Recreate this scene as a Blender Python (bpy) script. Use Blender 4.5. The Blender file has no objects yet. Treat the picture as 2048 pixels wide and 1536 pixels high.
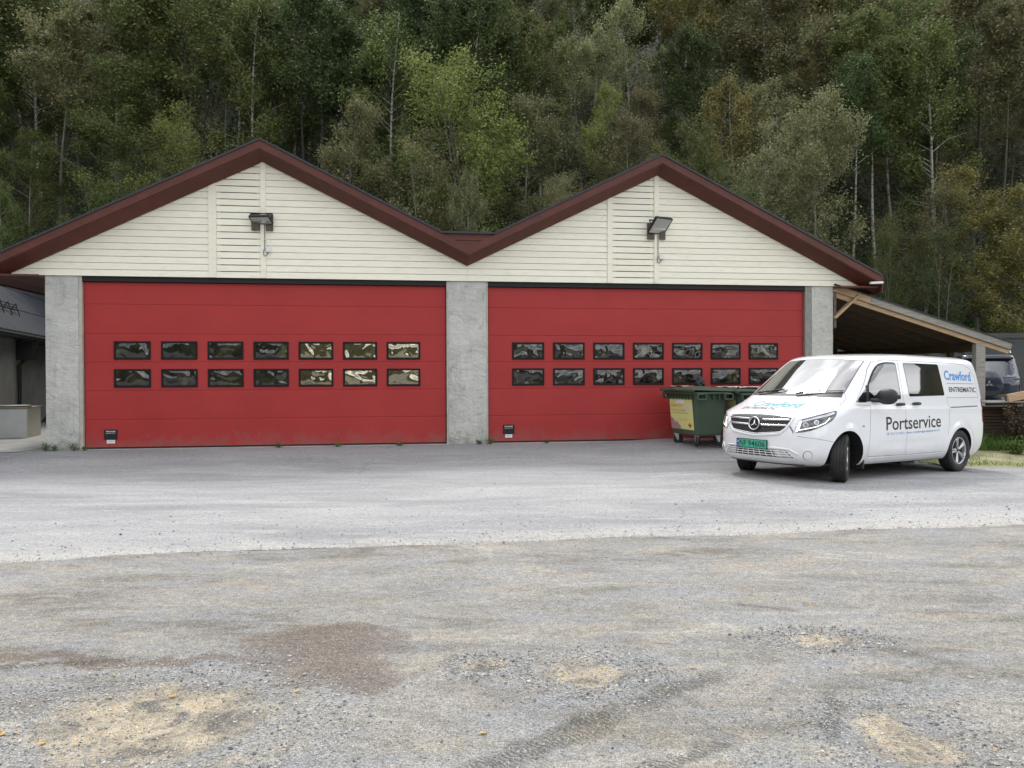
import bpy, bmesh, math, random
import numpy as np
from mathutils import Vector, Matrix
from mathutils.bvhtree import BVHTree
from mathutils.geometry import delaunay_2d_cdt

S = bpy.context.scene
COL = S.collection
rad = math.radians

# ------------------------------------------------------------------ camera
CAM_H = 1.57
PITCH, ROLL = 0.0099, 0.0034
cd = bpy.data.cameras.new('camera')
cam = bpy.data.objects.new('camera', cd)
COL.objects.link(cam)
cd.sensor_width = 36.0
cd.lens = 36.0 * 1602.0 / 2048.0
cd.clip_start = 0.05
cd.clip_end = 3000
fwd = Vector((0, math.cos(PITCH), -math.sin(PITCH)))
up0 = Vector((0, math.sin(PITCH), math.cos(PITCH)))
er = math.cos(ROLL) * Vector((1, 0, 0)) - math.sin(ROLL) * up0
eu = math.sin(ROLL) * Vector((1, 0, 0)) + math.cos(ROLL) * up0
mw = Matrix((er, eu, -fwd)).transposed().to_4x4()
mw.translation = Vector((0, 0, CAM_H))
cam.matrix_world = mw
S.camera = cam

# ------------------------------------------------------------------ sky
SUN_EL, SUN_AZ = rad(56), rad(348)      # azimuth clockwise from +Y
W = bpy.data.worlds.new("World")
S.world = W
W.use_nodes = True
nt = W.node_tree
nt.nodes.clear()
def wn(t, **k):
    n = nt.nodes.new(t)
    for a, b in k.items():
        setattr(n, a, b)
    return n
out = wn('ShaderNodeOutputWorld')
bg = wn('ShaderNodeBackground')
sky = wn('ShaderNodeTexSky', sky_type='NISHITA', sun_disc=False, sun_elevation=SUN_EL, sun_rotation=SUN_AZ)
sky.dust_density = 2.0
tc = wn('ShaderNodeTexCoord')
mp = wn('ShaderNodeMapping')
mp.inputs['Scale'].default_value = (1, 1, 2.2)
nz = wn('ShaderNodeTexNoise')
nz.inputs['Scale'].default_value = 2.3
nz.inputs['Detail'].default_value = 9
nz.inputs['Roughness'].default_value = 0.6
nz.inputs['Distortion'].default_value = 0.5
rp = wn('ShaderNodeValToRGB')
rp.color_ramp.elements[0].position = 0.40
rp.color_ramp.elements[0].color = (0.45, 0.45, 0.45, 1)
rp.color_ramp.elements[1].position = 0.56
rp.color_ramp.elements[1].color = (1, 1, 1, 1)
nz2 = wn('ShaderNodeTexNoise')
nz2.inputs['Scale'].default_value = 4.0
nz2.inputs['Detail'].default_value = 6
rp2 = wn('ShaderNodeValToRGB')
rp2.color_ramp.elements[0].position = 0.35
rp2.color_ramp.elements[0].color = (6.5, 6.8, 7.4, 1)
rp2.color_ramp.elements[1].position = 0.65
rp2.color_ramp.elements[1].color = (24, 24.2, 24.4, 1)
mx = wn('ShaderNodeMixRGB')
L = nt.links.new
L(tc.outputs['Generated'], mp.inputs['Vector'])
L(mp.outputs['Vector'], nz.inputs['Vector'])
L(mp.outputs['Vector'], nz2.inputs['Vector'])
L(nz.outputs['Fac'], rp.inputs['Fac'])
L(nz2.outputs['Fac'], rp2.inputs['Fac'])
L(rp.outputs['Color'], mx.inputs['Fac'])
L(sky.outputs['Color'], mx.inputs['Color1'])
L(rp2.outputs['Color'], mx.inputs['Color2'])
L(mx.outputs['Color'], bg.inputs['Color'])
bg.inputs['Strength'].default_value = 0.116
L(bg.outputs['Background'], out.inputs['Surface'])

sd = bpy.data.lights.new('sun', 'SUN')
sd.energy = 1.9
sd.angle = rad(11)
sd.color = (1.0, 0.96, 0.9)
sun = bpy.data.objects.new('sun', sd)
COL.objects.link(sun)
sdir = Vector((math.sin(SUN_AZ) * math.cos(SUN_EL), math.cos(SUN_AZ) * math.cos(SUN_EL), math.sin(SUN_EL)))
sun.rotation_euler = sdir.to_track_quat('Z', 'Y').to_euler()
sun.location = sdir * 100

S.view_settings.view_transform = 'Standard'
S.view_settings.look = 'None'
S.view_settings.exposure = 0.22
S.view_settings.gamma = 1.0
S.view_settings.use_curve_mapping = False
S.render.resolution_x, S.render.resolution_y = 1024, 768

# ------------------------------------------------------------------ materials
def mat(name, col=(.5, .5, .5), rough=.6, metal=0., spec=.5, coat=0., emis=None, es=0.):
    m = bpy.data.materials.new(name)
    m.use_nodes = True
    b = m.node_tree.nodes['Principled BSDF']
    b.inputs['Base Color'].default_value = (*col, 1)
    b.inputs['Roughness'].default_value = rough
    b.inputs['Metallic'].default_value = metal
    b.inputs['Specular IOR Level'].default_value = spec
    b.inputs['Coat Weight'].default_value = coat
    b.inputs['Coat Roughness'].default_value = 0.03
    if emis:
        b.inputs['Emission Color'].default_value = (*emis, 1)
        b.inputs['Emission Strength'].default_value = es
    return m
class NT:
    """small node-graph helper"""
    def __init__(s, m):
        s.m = m; s.t = m.node_tree; s.b = s.t.nodes['Principled BSDF']
        s.tc = s.t.nodes.new('ShaderNodeTexCoord')
    def n(s, t, **k):
        x = s.t.nodes.new(t)
        for a, b in k.items(): setattr(x, a, b)
        return x
    def l(s, a, b): s.t.links.new(a, b)
    def vec(s, scale=(1, 1, 1), kind='Object', loc=(0, 0, 0), rot=(0, 0, 0)):
        x = s.n('ShaderNodeMapping')
        x.inputs['Scale'].default_value = scale; x.inputs['Location'].default_value = loc; x.inputs['Rotation'].default_value = rot
        s.l(s.tc.outputs[kind], x.inputs['Vector']); return x.outputs['Vector']
    def noise(s, scale, detail=4, rough=.55, vec=None, dist=0.):
        x = s.n('ShaderNodeTexNoise'); x.inputs['Scale'].default_value = scale; x.inputs['Detail'].default_value = detail
        x.inputs['Roughness'].default_value = rough; x.inputs['Distortion'].default_value = dist
        s.l(vec if vec else s.tc.outputs['Object'], x.inputs['Vector']); return x.outputs['Fac']
    def vor(s, scale, vec=None, feature='F1', out='Distance'):
        x = s.n('ShaderNodeTexVoronoi', feature=feature); x.inputs['Scale'].default_value = scale
        s.l(vec if vec else s.tc.outputs['Object'], x.inputs['Vector']); return x.outputs[out]
    def ramp(s, fac, stops, interp='LINEAR'):
        x = s.n('ShaderNodeValToRGB'); cr = x.color_ramp; cr.interpolation = interp
        while len(cr.elements) < len(stops): cr.elements.new(0.5)
        for e, (p, c) in zip(cr.elements, stops):
            e.position = p; e.color = (*c, 1) if isinstance(c, tuple) else (c, c, c, 1)
        s.l(fac, x.inputs['Fac']); return x.outputs['Color']
    def mix(s, fac, a, b, mode='MIX'):
        x = s.n('ShaderNodeMixRGB', blend_type=mode)
        for v, i in ((fac, 'Fac'), (a, 'Color1'), (b, 'Color2')):
            if isinstance(v, (int, float)): x.inputs[i].default_value = v if i == 'Fac' else (v, v, v, 1)
            elif isinstance(v, tuple): x.inputs[i].default_value = (*v, 1)
            else: s.l(v, x.inputs[i])
        return x.outputs['Color']
    def math(s, op, a, b=0., clamp=False):
        x = s.n('ShaderNodeMath', operation=op, use_clamp=clamp)
        for v, i in ((a, 0), (b, 1)):
            if isinstance(v, (int, float)): x.inputs[i].default_value = v
            else: s.l(v, x.inputs[i])
        return x.outputs[0]
    def col(s, c): s.l(c, s.b.inputs['Base Color'])
    def rough(s, c): s.l(c, s.b.inputs['Roughness'])
    def bump(s, h, strength=.3, dist=.01, prev=None):
        x = s.n('ShaderNodeBump'); x.inputs['Strength'].default_value = strength; x.inputs['Distance'].default_value = dist
        s.l(h, x.inputs['Height'])
        if prev: s.l(prev, x.inputs['Normal'])
        s.l(x.outputs['Normal'], s.b.inputs['Normal']); return x.outputs['Normal']

def m_noise(name, c1, c2, scale=4, rough=.7, bump=.0, bscale=60, bdist=.004, detail=6, vs=(1, 1, 1), **k):
    m = mat(name, c1, rough, **k); g = NT(m)
    v = g.vec(vs)
    f = g.noise(scale, detail, .6, v)
    g.col(g.ramp(f, [(.3, c1), (.7, c2)]))
    if bump: g.bump(g.noise(bscale, 4, .6, v), bump, bdist)
    return m

M = {}
M['siding'] = mat('painted_cream_board', (.8, .79, .70), .55)
g = NT(M['siding'])
oi = g.n('ShaderNodeObjectInfo')
base = g.ramp(oi.outputs['Random'], [(0, (.83, .80, .665)), (1, (.88, .85, .715))])
st = g.noise(3.5, 6, .65, g.vec((1, 1, 5)))
base = g.mix(g.ramp(st, [(.50, 0.), (.78, .5)]), base, (.60, .58, .47))
sp = g.noise(38, 3, .5, g.vec((1, 1, .45)))
base = g.mix(g.ramp(sp, [(.70, 0.), (.76, .5)]), base, (.40, .38, .32))
g.col(base)
g.bump(g.noise(60, 3, .6, g.vec((.3, .3, 4))), .15, .002)

M['trimred'] = mat('dark_red_stained_wood', (.12, .03, .024), .62)
g = NT(M['trimred'])
f = g.noise(2.2, 7, .7, g.vec((1, 1, 1)))
c = g.ramp(f, [(.3, (.070, .0185, .0115)), (.55, (.098, .023, .0145)), (.8, (.14, .037, .024))])
f2 = g.noise(45, 3, .6, g.vec((1, 1, .15)))
c = g.mix(g.ramp(f2, [(.55, 0.), (.8, .45)]), c, (.05, .022, .02))
g.col(c); g.bump(f2, .2, .003)
M['roofedge'] = m_noise('dark_roofing_felt', (.018, .021, .028), (.035, .04, .05), 8, .6, .3, 90)
M['doorred'] = mat('red_door_steel', (.30, .022, .026), .5, spec=.25)
g = NT(M['doorred'])
f = g.noise(.9, 5, .6)
c = g.ramp(f, [(.3, (.335, .032, .032)), (.7, (.39, .038, .037))])
d = g.noise(5, 6, .7, g.vec((.4, 1, 1)))
c = g.mix(g.ramp(d, [(.5, 0.), (.85, .25)]), c, (.22, .05, .045))
sz_ = g.n('ShaderNodeSeparateXYZ'); g.l(g.tc.outputs['Object'], sz_.inputs[0])
spl = g.math('ADD', sz_.outputs[2], g.math('MULTIPLY', g.noise(4, 7, .75), 1.1))
c = g.mix(g.ramp(spl, [(.72, .42), (1.25, 0.)]), c, (.20, .13, .11))
run = g.noise(7, 5, .7, g.vec((2.2, 1, .12)))
c = g.mix(g.ramp(run, [(.56, 0.), (.75, .28)]), c, (.20, .045, .042))
g.col(c)
g.bump(g.noise(420, 2, .5, g.vec((1, 1, .35))), .12, .001)
g.rough(g.ramp(d, [(.3, .46), (.8, .6)]))
M['black'] = mat('matt_black', (.008, .008, .009), .7)
M['seal'] = mat('black_rubber_seal', (.012, .012, .013), .6)
M['winframe'] = mat('dark_brown_plastic_frame', (.014, .010, .010), .6, spec=.2)

# rippled acrylic panes
m = mat('rippled_acrylic_pane', (.012, .014, .011), .03, spec=1.0)
g = NT(m)
m.node_tree.nodes['Principled BSDF'].inputs['IOR'].default_value = 1.48
oi_ = g.n('ShaderNodeObjectInfo'); va_ = g.n('ShaderNodeVectorMath', operation='ADD')
g.l(oi_.outputs['Location'], va_.inputs[0]); g.l(g.tc.outputs['Object'], va_.inputs[1]); pvec = va_.outputs[0]
nn = g.noise(3.0, 1.0, .4, pvec, .7)
g.bump(nn, 1.0, .060)
k_ = g.noise(3.1, 2, .5, pvec)
g.col(g.ramp(k_, [(.40, (.004, .005, .004)), (.60, (.022, .022, .012)), (.75, (.10, .095, .045))]))  # olive-yellow blotches in the colour stand in for reflected foliage
M['pane'] = m
M['panebright'] = m.copy(); M['panebright'].name = 'boosted_reflection_pane'  # same acrylic, with a stronger warm reflection put into the material
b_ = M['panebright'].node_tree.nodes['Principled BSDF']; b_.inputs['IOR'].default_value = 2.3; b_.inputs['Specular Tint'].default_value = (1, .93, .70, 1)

def concrete(name, c1, c2, c3):
    m = mat(name, c1, .85); g = NT(m)
    f = g.noise(1.7, 8, .65)
    c = g.ramp(f, [(.3, c1), (.5, c2), (.72, c3)])
    d = g.noise(3.1, 7, .75, g.vec((1, 1, .6)), .8)
    c = g.mix(g.ramp(d, [(.54, 0.), (.68, .55)]), c, (.17, .165, .15))
    g.col(c)
    g3 = g.noise(1.1, 5, .7, g.vec((1, 1, .8), loc=(4, 2, 1)), .5)
    c = g.mix(g.ramp(g3, [(.42, 0.), (.62, .6)]), c, c3)
    sz_ = g.n('ShaderNodeSeparateXYZ'); g.l(g.tc.outputs['Object'], sz_.inputs[0])
    spl = g.math('ADD', sz_.outputs[2], g.math('MULTIPLY', g.noise(3.5, 7, .75), 1.2))
    c = g.mix(g.ramp(spl, [(.70, .65), (1.15, 0.)]), c, (.20, .195, .17))
    run = g.noise(6, 6, .7, g.vec((2.4, 2.4, .14)))
    c = g.mix(g.ramp(run, [(.54, 0.), (.70, .45)]), c, (.27, .265, .24))
    g4 = g.noise(2.6, 8, .7, g.vec((1, 1, 1.6), loc=(1, 7, 3)), .5)
    c = g.mix(g.ramp(g4, [(.56, 0.), (.72, .7)]), c, (.24, .235, .215))
    g.col(c)
    h1 = g.noise(4, 6, .62, g.vec((1, 1, 1.5)), 1.2)
    n1 = g.bump(h1, .6, .07)
    v = g.noise(45, 6, .65)
    g.bump(v, .4, .012, n1)
    return m
M['stucco'] = concrete('grey_whitewashed_render', (.36, .365, .34), (.46, .46, .43), (.60, .595, .56))
M['stuccobeige'] = concrete('weathered_grey_wall_render', (.20, .195, .175), (.25, .245, .225), (.30, .295, .275))
M['wood_grey'] = m_noise('weathered_grey_timber', (.21, .195, .175), (.36, .34, .31), 3, .8, .4, 30, .004, 7, (1.2, 14, 14))
M['wood_new'] = m_noise('pale_pine_timber', (.36, .24, .14), (.52, .37, .23), 2.5, .7, .3, 30, .004, 7, (1.2, 14, 14))
M['wood_dark'] = m_noise('aged_brown_roof_boards', (.060, .042, .028), (.12, .082, .055), 2.5, .85, .3, 30, .004, 7, (1.2, 10, 10))
M['plankbrown'] = m_noise('brown_wood_block', (.075, .060, .050), (.14, .11, .09), 12, .8, .4, 80)
M['darkmetal'] = mat('black_painted_metal', (.014, .014, .016), .45)
M['lampglass'] = mat('floodlight_glass', (.42, .44, .42), .12, spec=.8)
M['lampalu'] = mat('bright_reflector', (.75, .78, .80), .22, metal=.9)
M['whiteplastic'] = mat('white_plastic', (.72, .73, .72), .4)
M['cable'] = mat('grey_cable', (.05, .05, .045), .6)
M['whiteprint'] = mat('white_print', (.75, .75, .75), .5)
M['blueprint'] = mat('pale_blue_print', (.35, .42, .60), .5)

M['corrugated'] = mat('dark_grey_corrugated_sheet', (.05, .056, .066), .7, spec=.2)
g = NT(M['corrugated'])
g.col(g.ramp(g.noise(1.3, 6, .6), [(.3, (.017, .020, .025)), (.7, (.034, .039, .047))]))
M['farroof'] = mat('pale_grey_far_roof', (.30, .32, .35), .5)
M['container'] = m_noise('dark_grey_green_steel', (.038, .045, .046), (.058, .066, .067), 1.5, .5, .1, 30)
M['concreteslab'] = m_noise('pale_concrete_paving', (.27, .265, .25), (.40, .395, .375), 2.2, .9, .3, 60)
M['cabinet'] = m_noise('off_white_cabinet_enamel', (.68, .70, .70), (.78, .79, .78), 2.5, .5)
M['cabinetside'] = m_noise('cream_cabinet_side', (.70, .67, .56), (.80, .77, .66), 3, .6)

# ---- ground materials
ACX = [(-1.66, 3.67, .62, .50), (-.17, 4.37, .15, .13), (.40, 4.27, .27, .26), (1.84, 4.78, .28, .15), (1.70, 3.46, .26, .30)]
def warp(g, amt, scale, detail=6):
    """position pushed about by noise, so that soil patches get ragged outlines"""
    nv = g.n('ShaderNodeTexNoise'); nv.inputs['Scale'].default_value = scale; nv.inputs['Detail'].default_value = detail
    nv.inputs['Roughness'].default_value = .62
    g.l(g.tc.outputs['Object'], nv.inputs['Vector'])
    a = g.n('ShaderNodeVectorMath', operation='SUBTRACT'); g.l(nv.outputs['Color'], a.inputs[0]); a.inputs[1].default_value = (.5, .5, .5)
    b = g.n('ShaderNodeVectorMath', operation='SCALE'); g.l(a.outputs[0], b.inputs[0]); b.inputs['Scale'].default_value = amt
    c = g.n('ShaderNodeVectorMath', operation='ADD'); g.l(b.outputs[0], c.inputs[0]); g.l(g.tc.outputs['Object'], c.inputs[1])
    return c.outputs[0]
def blob_dist(g, blobs, pos):
    res = None
    for (cx, cy, rx, ry) in blobs:
        mpn = g.n('ShaderNodeMapping'); mpn.inputs['Location'].default_value = (-cx / rx, -cy / ry, 0)
        mpn.inputs['Scale'].default_value = (1 / rx, 1 / ry, 0)
        g.l(pos, mpn.inputs['Vector'])
        ln = g.n('ShaderNodeVectorMath', operation='LENGTH'); g.l(mpn.outputs['Vector'], ln.inputs[0])
        v = ln.outputs['Value']
        res = v if res is None else g.math('MINIMUM', res, v)
    return res

m = mat('gravel_and_dust', (.4, .38, .35), .95, spec=.2); g = NT(m)
# streaky drifts of dust and stone dust, drawn out along the way cars turn
RV = (0, 0, rad(14))
big = g.noise(.9, 8, .66, g.vec((.75, 2.1, 1), rot=RV), .9)
c = g.ramp(big, [(.34, (.20, .185, .16)), (.45, (.285, .272, .245)), (.55, (.355, .342, .312)), (.66, (.46, .44, .395))])
blu = g.noise(1.7, 7, .68, g.vec((.7, 1.6, 1), loc=(7, 3, 0), rot=RV), .6)
c = g.mix(g.ramp(blu, [(.46, 0.), (.60, .8)]), c, (.33, .338, .35))
tan = g.noise(1.5, 7, .7, g.vec((.8, 1.8, 1), loc=(1, 9, 0), rot=RV), .8)
c = g.mix(g.ramp(tan, [(.52, 0.), (.64, .7)]), c, (.42, .375, .30))
rust = g.noise(3.2, 7, .7, g.vec((.6, 2.2, 1), loc=(11, 2, 0), rot=RV), .8)
c = g.mix(g.ramp(rust, [(.64, 0.), (.72, .6)]), c, (.25, .16, .105))
wp = warp(g, .75, 1.8)
brn = g.ramp(blob_dist(g, [(-1.12, 4.66, .52, .42), (-2.3, 4.50, 1.1, .09), (-.95, 4.25, .36, .34)], wp), [(.45, 1.), (.95, .6), (1.45, 0.)])
c = g.mix(g.math('MULTIPLY', brn, .80), c, (.185, .145, .118))
# grey crushed stone heaped round the potholes
wp2 = warp(g, .55, 3.2)
pd = blob_dist(g, ACX, wp2)
ring = g.ramp(pd, [(.70, 0.), (1.0, 1.), (1.55, .75), (2.3, 0.)])
c = g.mix(g.math('MULTIPLY', ring, .6), c, (.315, .325, .342))
pot = g.ramp(pd, [(.62, 1.), (.98, 0.)])
sandc = g.ramp(g.noise(4.5, 7, .7, None, .5), [(.38, (.16, .15, .13)), (.47, (.37, .32, .24)), (.58, (.56, .48, .355)), (.72, (.50, .36, .18))])
c = g.mix(g.math('MULTIPLY', pot, .92), c, sandc)
# dark churned tyre track running up to the right
trk = None
for (ax, ay, bx2, by2, wd) in ((-.30, 3.05, .62, 3.86, .11), (.50, 3.80, 1.20, 4.30, .08), (.42, 3.10, 1.0, 3.52, .07), (1.35, 3.35, 1.62, 4.05, .05), (1.5, 5.55, 1.95, 5.35, .05), (-3.6, 4.20, -1.9, 4.55, .04)):
    dx, dy = bx2 - ax, by2 - ay; ll = math.hypot(dx, dy); ang = math.atan2(dy, dx)
    mpn = g.n('ShaderNodeMapping'); mpn.vector_type = 'TEXTURE'
    mpn.inputs['Location'].default_value = ((ax + bx2) / 2, (ay + by2) / 2, 0); mpn.inputs['Rotation'].default_value = (0, 0, ang); mpn.inputs['Scale'].default_value = (ll / 2, wd, 1)
    g.l(warp(g, .22, 4), mpn.inputs['Vector'])
    sx = g.n('ShaderNodeSeparateXYZ'); g.l(mpn.outputs['Vector'], sx.inputs[0])
    v = g.math('MULTIPLY', g.ramp(g.math('ABSOLUTE', sx.outputs[0]), [(.6, 1.), (1.05, 0.)]), g.ramp(g.math('ABSOLUTE', sx.outputs[1]), [(.5, 1.), (1.0, 0.)]))
    trk = v if trk is None else g.math('MAXIMUM', trk, v)
lug = g.n('ShaderNodeTexWave', wave_type='BANDS', bands_direction='DIAGONAL'); lug.inputs['Scale'].default_value = 17; lug.inputs['Distortion'].default_value = 11; lug.inputs['Detail'].default_value = 4
g.l(g.tc.outputs['Object'], lug.inputs['Vector'])
trk = g.math('MULTIPLY', trk, g.ramp(g.math('ADD', g.math('MULTIPLY', lug.outputs['Fac'], .35), g.math('MULTIPLY', g.noise(26, 5, .75), .65)), [(.38, .1), (.56, 1.)]))
c = g.mix(g.math('MULTIPLY', trk, .66), c, (.095, .09, .075))
gr = g.noise(190, 2, .8)
c = g.mix(.85, c, g.ramp(gr, [(.30, .30), (.5, 1.0), (.70, 1.7)]), 'MULTIPLY')
gr2 = g.noise(75, 4, .75)
c = g.mix(g.math('SUBTRACT', .85, g.math('MULTIPLY', pot, .45)), c, g.ramp(gr2, [(.34, .50), (.5, 1.), (.66, 1.45)]), 'MULTIPLY')
gr3 = g.noise(20, 5, .7)
c = g.mix(.8, c, g.ramp(gr3, [(.34, .74), (.5, 1.), (.66, 1.24)]), 'MULTIPLY')
peb = None
for sc_, lo, colr in ((70, .70, [(0., (.10, .105, .11)), (.5, (.36, .365, .37)), (1., (.66, .65, .63))]), (120, .58, [(0., (.12, .12, .12)), (.5, (.40, .40, .39)), (1., (.70, .68, .64))])):
    vd = g.vor(sc_); sep = g.n('ShaderNodeSeparateColor'); g.l(g.vor(sc_, out='Color'), sep.inputs[0])
    pk = g.math('MULTIPLY', g.ramp(vd, [(.26, 1.), (.38, 0.)]), g.ramp(sep.outputs[0], [(lo, 0.), (lo + .02, 1.)]))
    c = g.mix(g.math('MULTIPLY', pk, .85), c, g.ramp(sep.outputs[1], colr))
    peb = pk if peb is None else g.math('MAXIMUM', peb, pk)
c = g.mix(1., c, (.86, .855, .85), 'MULTIPLY')
g.col(c)
n1 = g.bump(g.noise(13, 7, .7), .6, .04)
n2 = g.bump(gr2, .6, .012, n1)
n2 = g.bump(trk, .5, .012, n2)
g.bump(peb, .6, .007, n2)
M['gravel'] = m

m = mat('dusty_pale_asphalt', (.32, .325, .335), .93, spec=.25); g = NT(m)
big = g.noise(.5, 8, .62, g.vec((.6, 1.8, 1), rot=(0, 0, rad(8))), .6)
c = g.ramp(big, [(.34, (.24, .241, .246)), (.5, (.30, .30, .303)), (.66, (.365, .363, .36))])
fa = g.noise(1.9, 7, .7, g.vec((.45, 2.2, 1), loc=(3, 1, 0), rot=(0, 0, rad(16))), .8)
c = g.mix(g.ramp(fa, [(.50, 0.), (.66, .6)]), c, (.40, .398, .39))
sepx = g.n('ShaderNodeSeparateXYZ'); g.l(g.tc.outputs['Object'], sepx.inputs[0])
# shade of the garage front painted in: asphalt darkens towards the doors
yy = g.math('SUBTRACT', sepx.outputs[1], g.math('MULTIPLY', sepx.outputs[0], .147))
yn = g.math('ADD', yy, g.math('MULTIPLY', g.noise(.8, 6, .6), 3.2))
dk = g.ramp(g.math('DIVIDE', yn, 20.), [(.74, 0.), (.93, 1.)])
c = g.mix(g.math('MULTIPLY', dk, .62), c, (.20, .203, .21))
# sandy dust swept over the near edge
ye = g.math('SUBTRACT', sepx.outputs[1], g.math('ADD', 7.62, g.math('MULTIPLY', sepx.outputs[0], .165)))
yd = g.math('ADD', ye, g.math('MULTIPLY', g.math('SUBTRACT', g.noise(2.4, 7, .7, g.vec((.6, 1.6, 1))), .5), 1.9))
c = g.mix(g.ramp(yd, [(.0, .7), (.45, 0.)]), c, (.42, .40, .365))
gr = g.noise(60, 3, .8)
c = g.mix(.8, c, g.ramp(gr, [(.32, .52), (.5, 1.), (.68, 1.45)]), 'MULTIPLY')
gr4 = g.noise(150, 2, .8)
c = g.mix(.8, c, g.ramp(gr4, [(.30, .5), (.5, 1.), (.70, 1.5)]), 'MULTIPLY')
gr3 = g.noise(17, 5, .7)
c = g.mix(.8, c, g.ramp(gr3, [(.34, .80), (.5, 1.), (.66, 1.18)]), 'MULTIPLY')
# a few old cracks
crk = g.vor(.42, warp(g, .35, 2.0), 'DISTANCE_TO_EDGE')
c = g.mix(g.math('MULTIPLY', g.ramp(crk, [(.002, 1.), (.008, 0.)]), g.ramp(g.noise(.6, 3, .5), [(.54, 0.), (.60, .4)])), c, (.14, .14, .14))
g.col(c)
n1 = g.bump(g.noise(9, 4, .6), .25, .02)
g.bump(gr, .5, .010, n1)
M['asphalt'] = m

M['dirt'] = m_noise('bare_soil_and_moss', (.11, .10, .06), (.22, .20, .12), 1.5, .95, .6, 25, .02, 8)
M['verge'] = m_noise('dry_grass_thatch', (.15, .15, .07), (.34, .32, .19), 2.6, .95, .5, 40, .02, 8)
M['forestfloor'] = m_noise('dark_forest_floor', (.018, .018, .010), (.045, .043, .022), .6, .95, .7, 9, .05, 8)
M['mountain'] = m_noise('far_wooded_mountain', (.010, .013, .008), (.085, .072, .028), .035, .95, .0, 9, .05, 10)
def stone_mat(name, stops):
    m = mat(name, (.4, .4, .4), .85); g = NT(m)
    ge = g.n('ShaderNodeNewGeometry')
    c = g.ramp(ge.outputs['Random Per Island'], stops)
    c = g.mix(.6, c, g.ramp(g.noise(140, 3, .6), [(.3, .7), (.7, 1.25)]), 'MULTIPLY')
    g.col(c); return m
M['stones'] = stone_mat('loose_grey_gravel', [(0, (.10, .105, .11)), (.35, (.24, .245, .25)), (.7, (.38, .38, .375)), (.92, (.55, .54, .52)), (1, (.42, .33, .22))])
M['fallen'] = stone_mat('yellow_fallen_leaf', [(0, (.55, .36, .06)), (.6, (.50, .30, .08)), (1, (.30, .17, .07))])

def leaf_mat(name, ca, cb, cc):
    m = bpy.data.materials.new(name); m.use_nodes = True
    g = NT(m)
    ge = g.n('ShaderNodeNewGeometry'); oi = g.n('ShaderNodeObjectInfo')
    cl = g.noise(.9, 3, .6)
    c = g.ramp(g.math('ADD', g.math('MULTIPLY', ge.outputs['Random Per Island'], .5), g.math('MULTIPLY', cl, .5)), [(.2, ca), (.5, cb), (.85, cc)])
    hs = g.n('ShaderNodeHueSaturation')
    g.l(g.math('ADD', .486, g.math('MULTIPLY', oi.outputs['Random'], .026)), hs.inputs['Hue'])
    g.l(g.math('ADD', .90, g.math('MULTIPLY', oi.outputs['Random'], .45)), hs.inputs['Value'])
    g.l(c, hs.inputs['Color'])
    g.col(hs.outputs['Color'])
    g.b.inputs['Roughness'].default_value = .55
    g.b.inputs['Specular IOR Level'].default_value = .12
    tr = g.n('ShaderNodeBsdfTranslucent'); g.l(hs.outputs['Color'], tr.inputs['Color'])
    ms = g.n('ShaderNodeMixShader'); ms.inputs[0].default_value = .28
    g.l(g.b.outputs[0], ms.inputs[1]); g.l(tr.outputs[0], ms.inputs[2])
    g.l(ms.outputs[0], g.t.nodes['Material Output'].inputs['Surface'])
    return m
M['leaf_green'] = leaf_mat('mid_green_leaves', (0.061, 0.083, 0.027), (0.116, 0.144, 0.049), (0.207, 0.232, 0.085))
M['leaf_dark'] = leaf_mat('dark_green_leaves', (.040, .062, .024), (.078, .108, .044), (.135, .17, .075))
M['leaf_bright'] = leaf_mat('bright_yellow_green_leaves', (.105, .135, .038), (.19, .225, .068), (.30, .325, .115))
M['leaf_grey'] = leaf_mat('grey_green_willow_leaves', (0.134, 0.149, 0.073), (0.232, 0.244, 0.122), (0.366, 0.378, 0.213))
M['leaf_brown'] = leaf_mat('brownish_thinning_leaves', (.095, .096, .045), (.165, .16, .080), (.26, .24, .13))
M['leaf_orange'] = leaf_mat('ochre_autumn_leaves', (.125, .115, .042), (.20, .18, .066), (.30, .265, .11))
M['weed'] = leaf_mat('green_weeds', (.045, .085, .022), (.085, .145, .035), (.15, .21, .06))
M['grass'] = leaf_mat('pale_summer_grass', (.11, .15, .045), (.20, .25, .08), (.34, .36, .15))
M['dryplant'] = leaf_mat('dry_brown_stalks', (.07, .055, .035), (.14, .11, .07), (.22, .18, .12))
def bark(name, c1, c2, birch=False):
    m = mat(name, c1, .85); g = NT(m)
    if birch:
        f = g.noise(5, 5, .7, g.vec((1, 1, 2.2)))
        g.col(g.ramp(f, [(.38, (.05, .045, .04)), (.50, c1), (.8, c2)]))
    else:
        f = g.noise(6, 6, .7, g.vec((2, 2, .5)))
        g.col(g.ramp(f, [(.3, c1), (.7, c2)]))
    return m
M['bark_grey'] = bark('grey_brown_bark', (.11, .10, .082), (.22, .205, .17))
M['bark_birch'] = bark('white_birch_bark', (.34, .33, .29), (.52, .51, .46), True)
M['bark_dark'] = bark('dark_bark', (.025, .023, .02), (.05, .046, .04))

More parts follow.
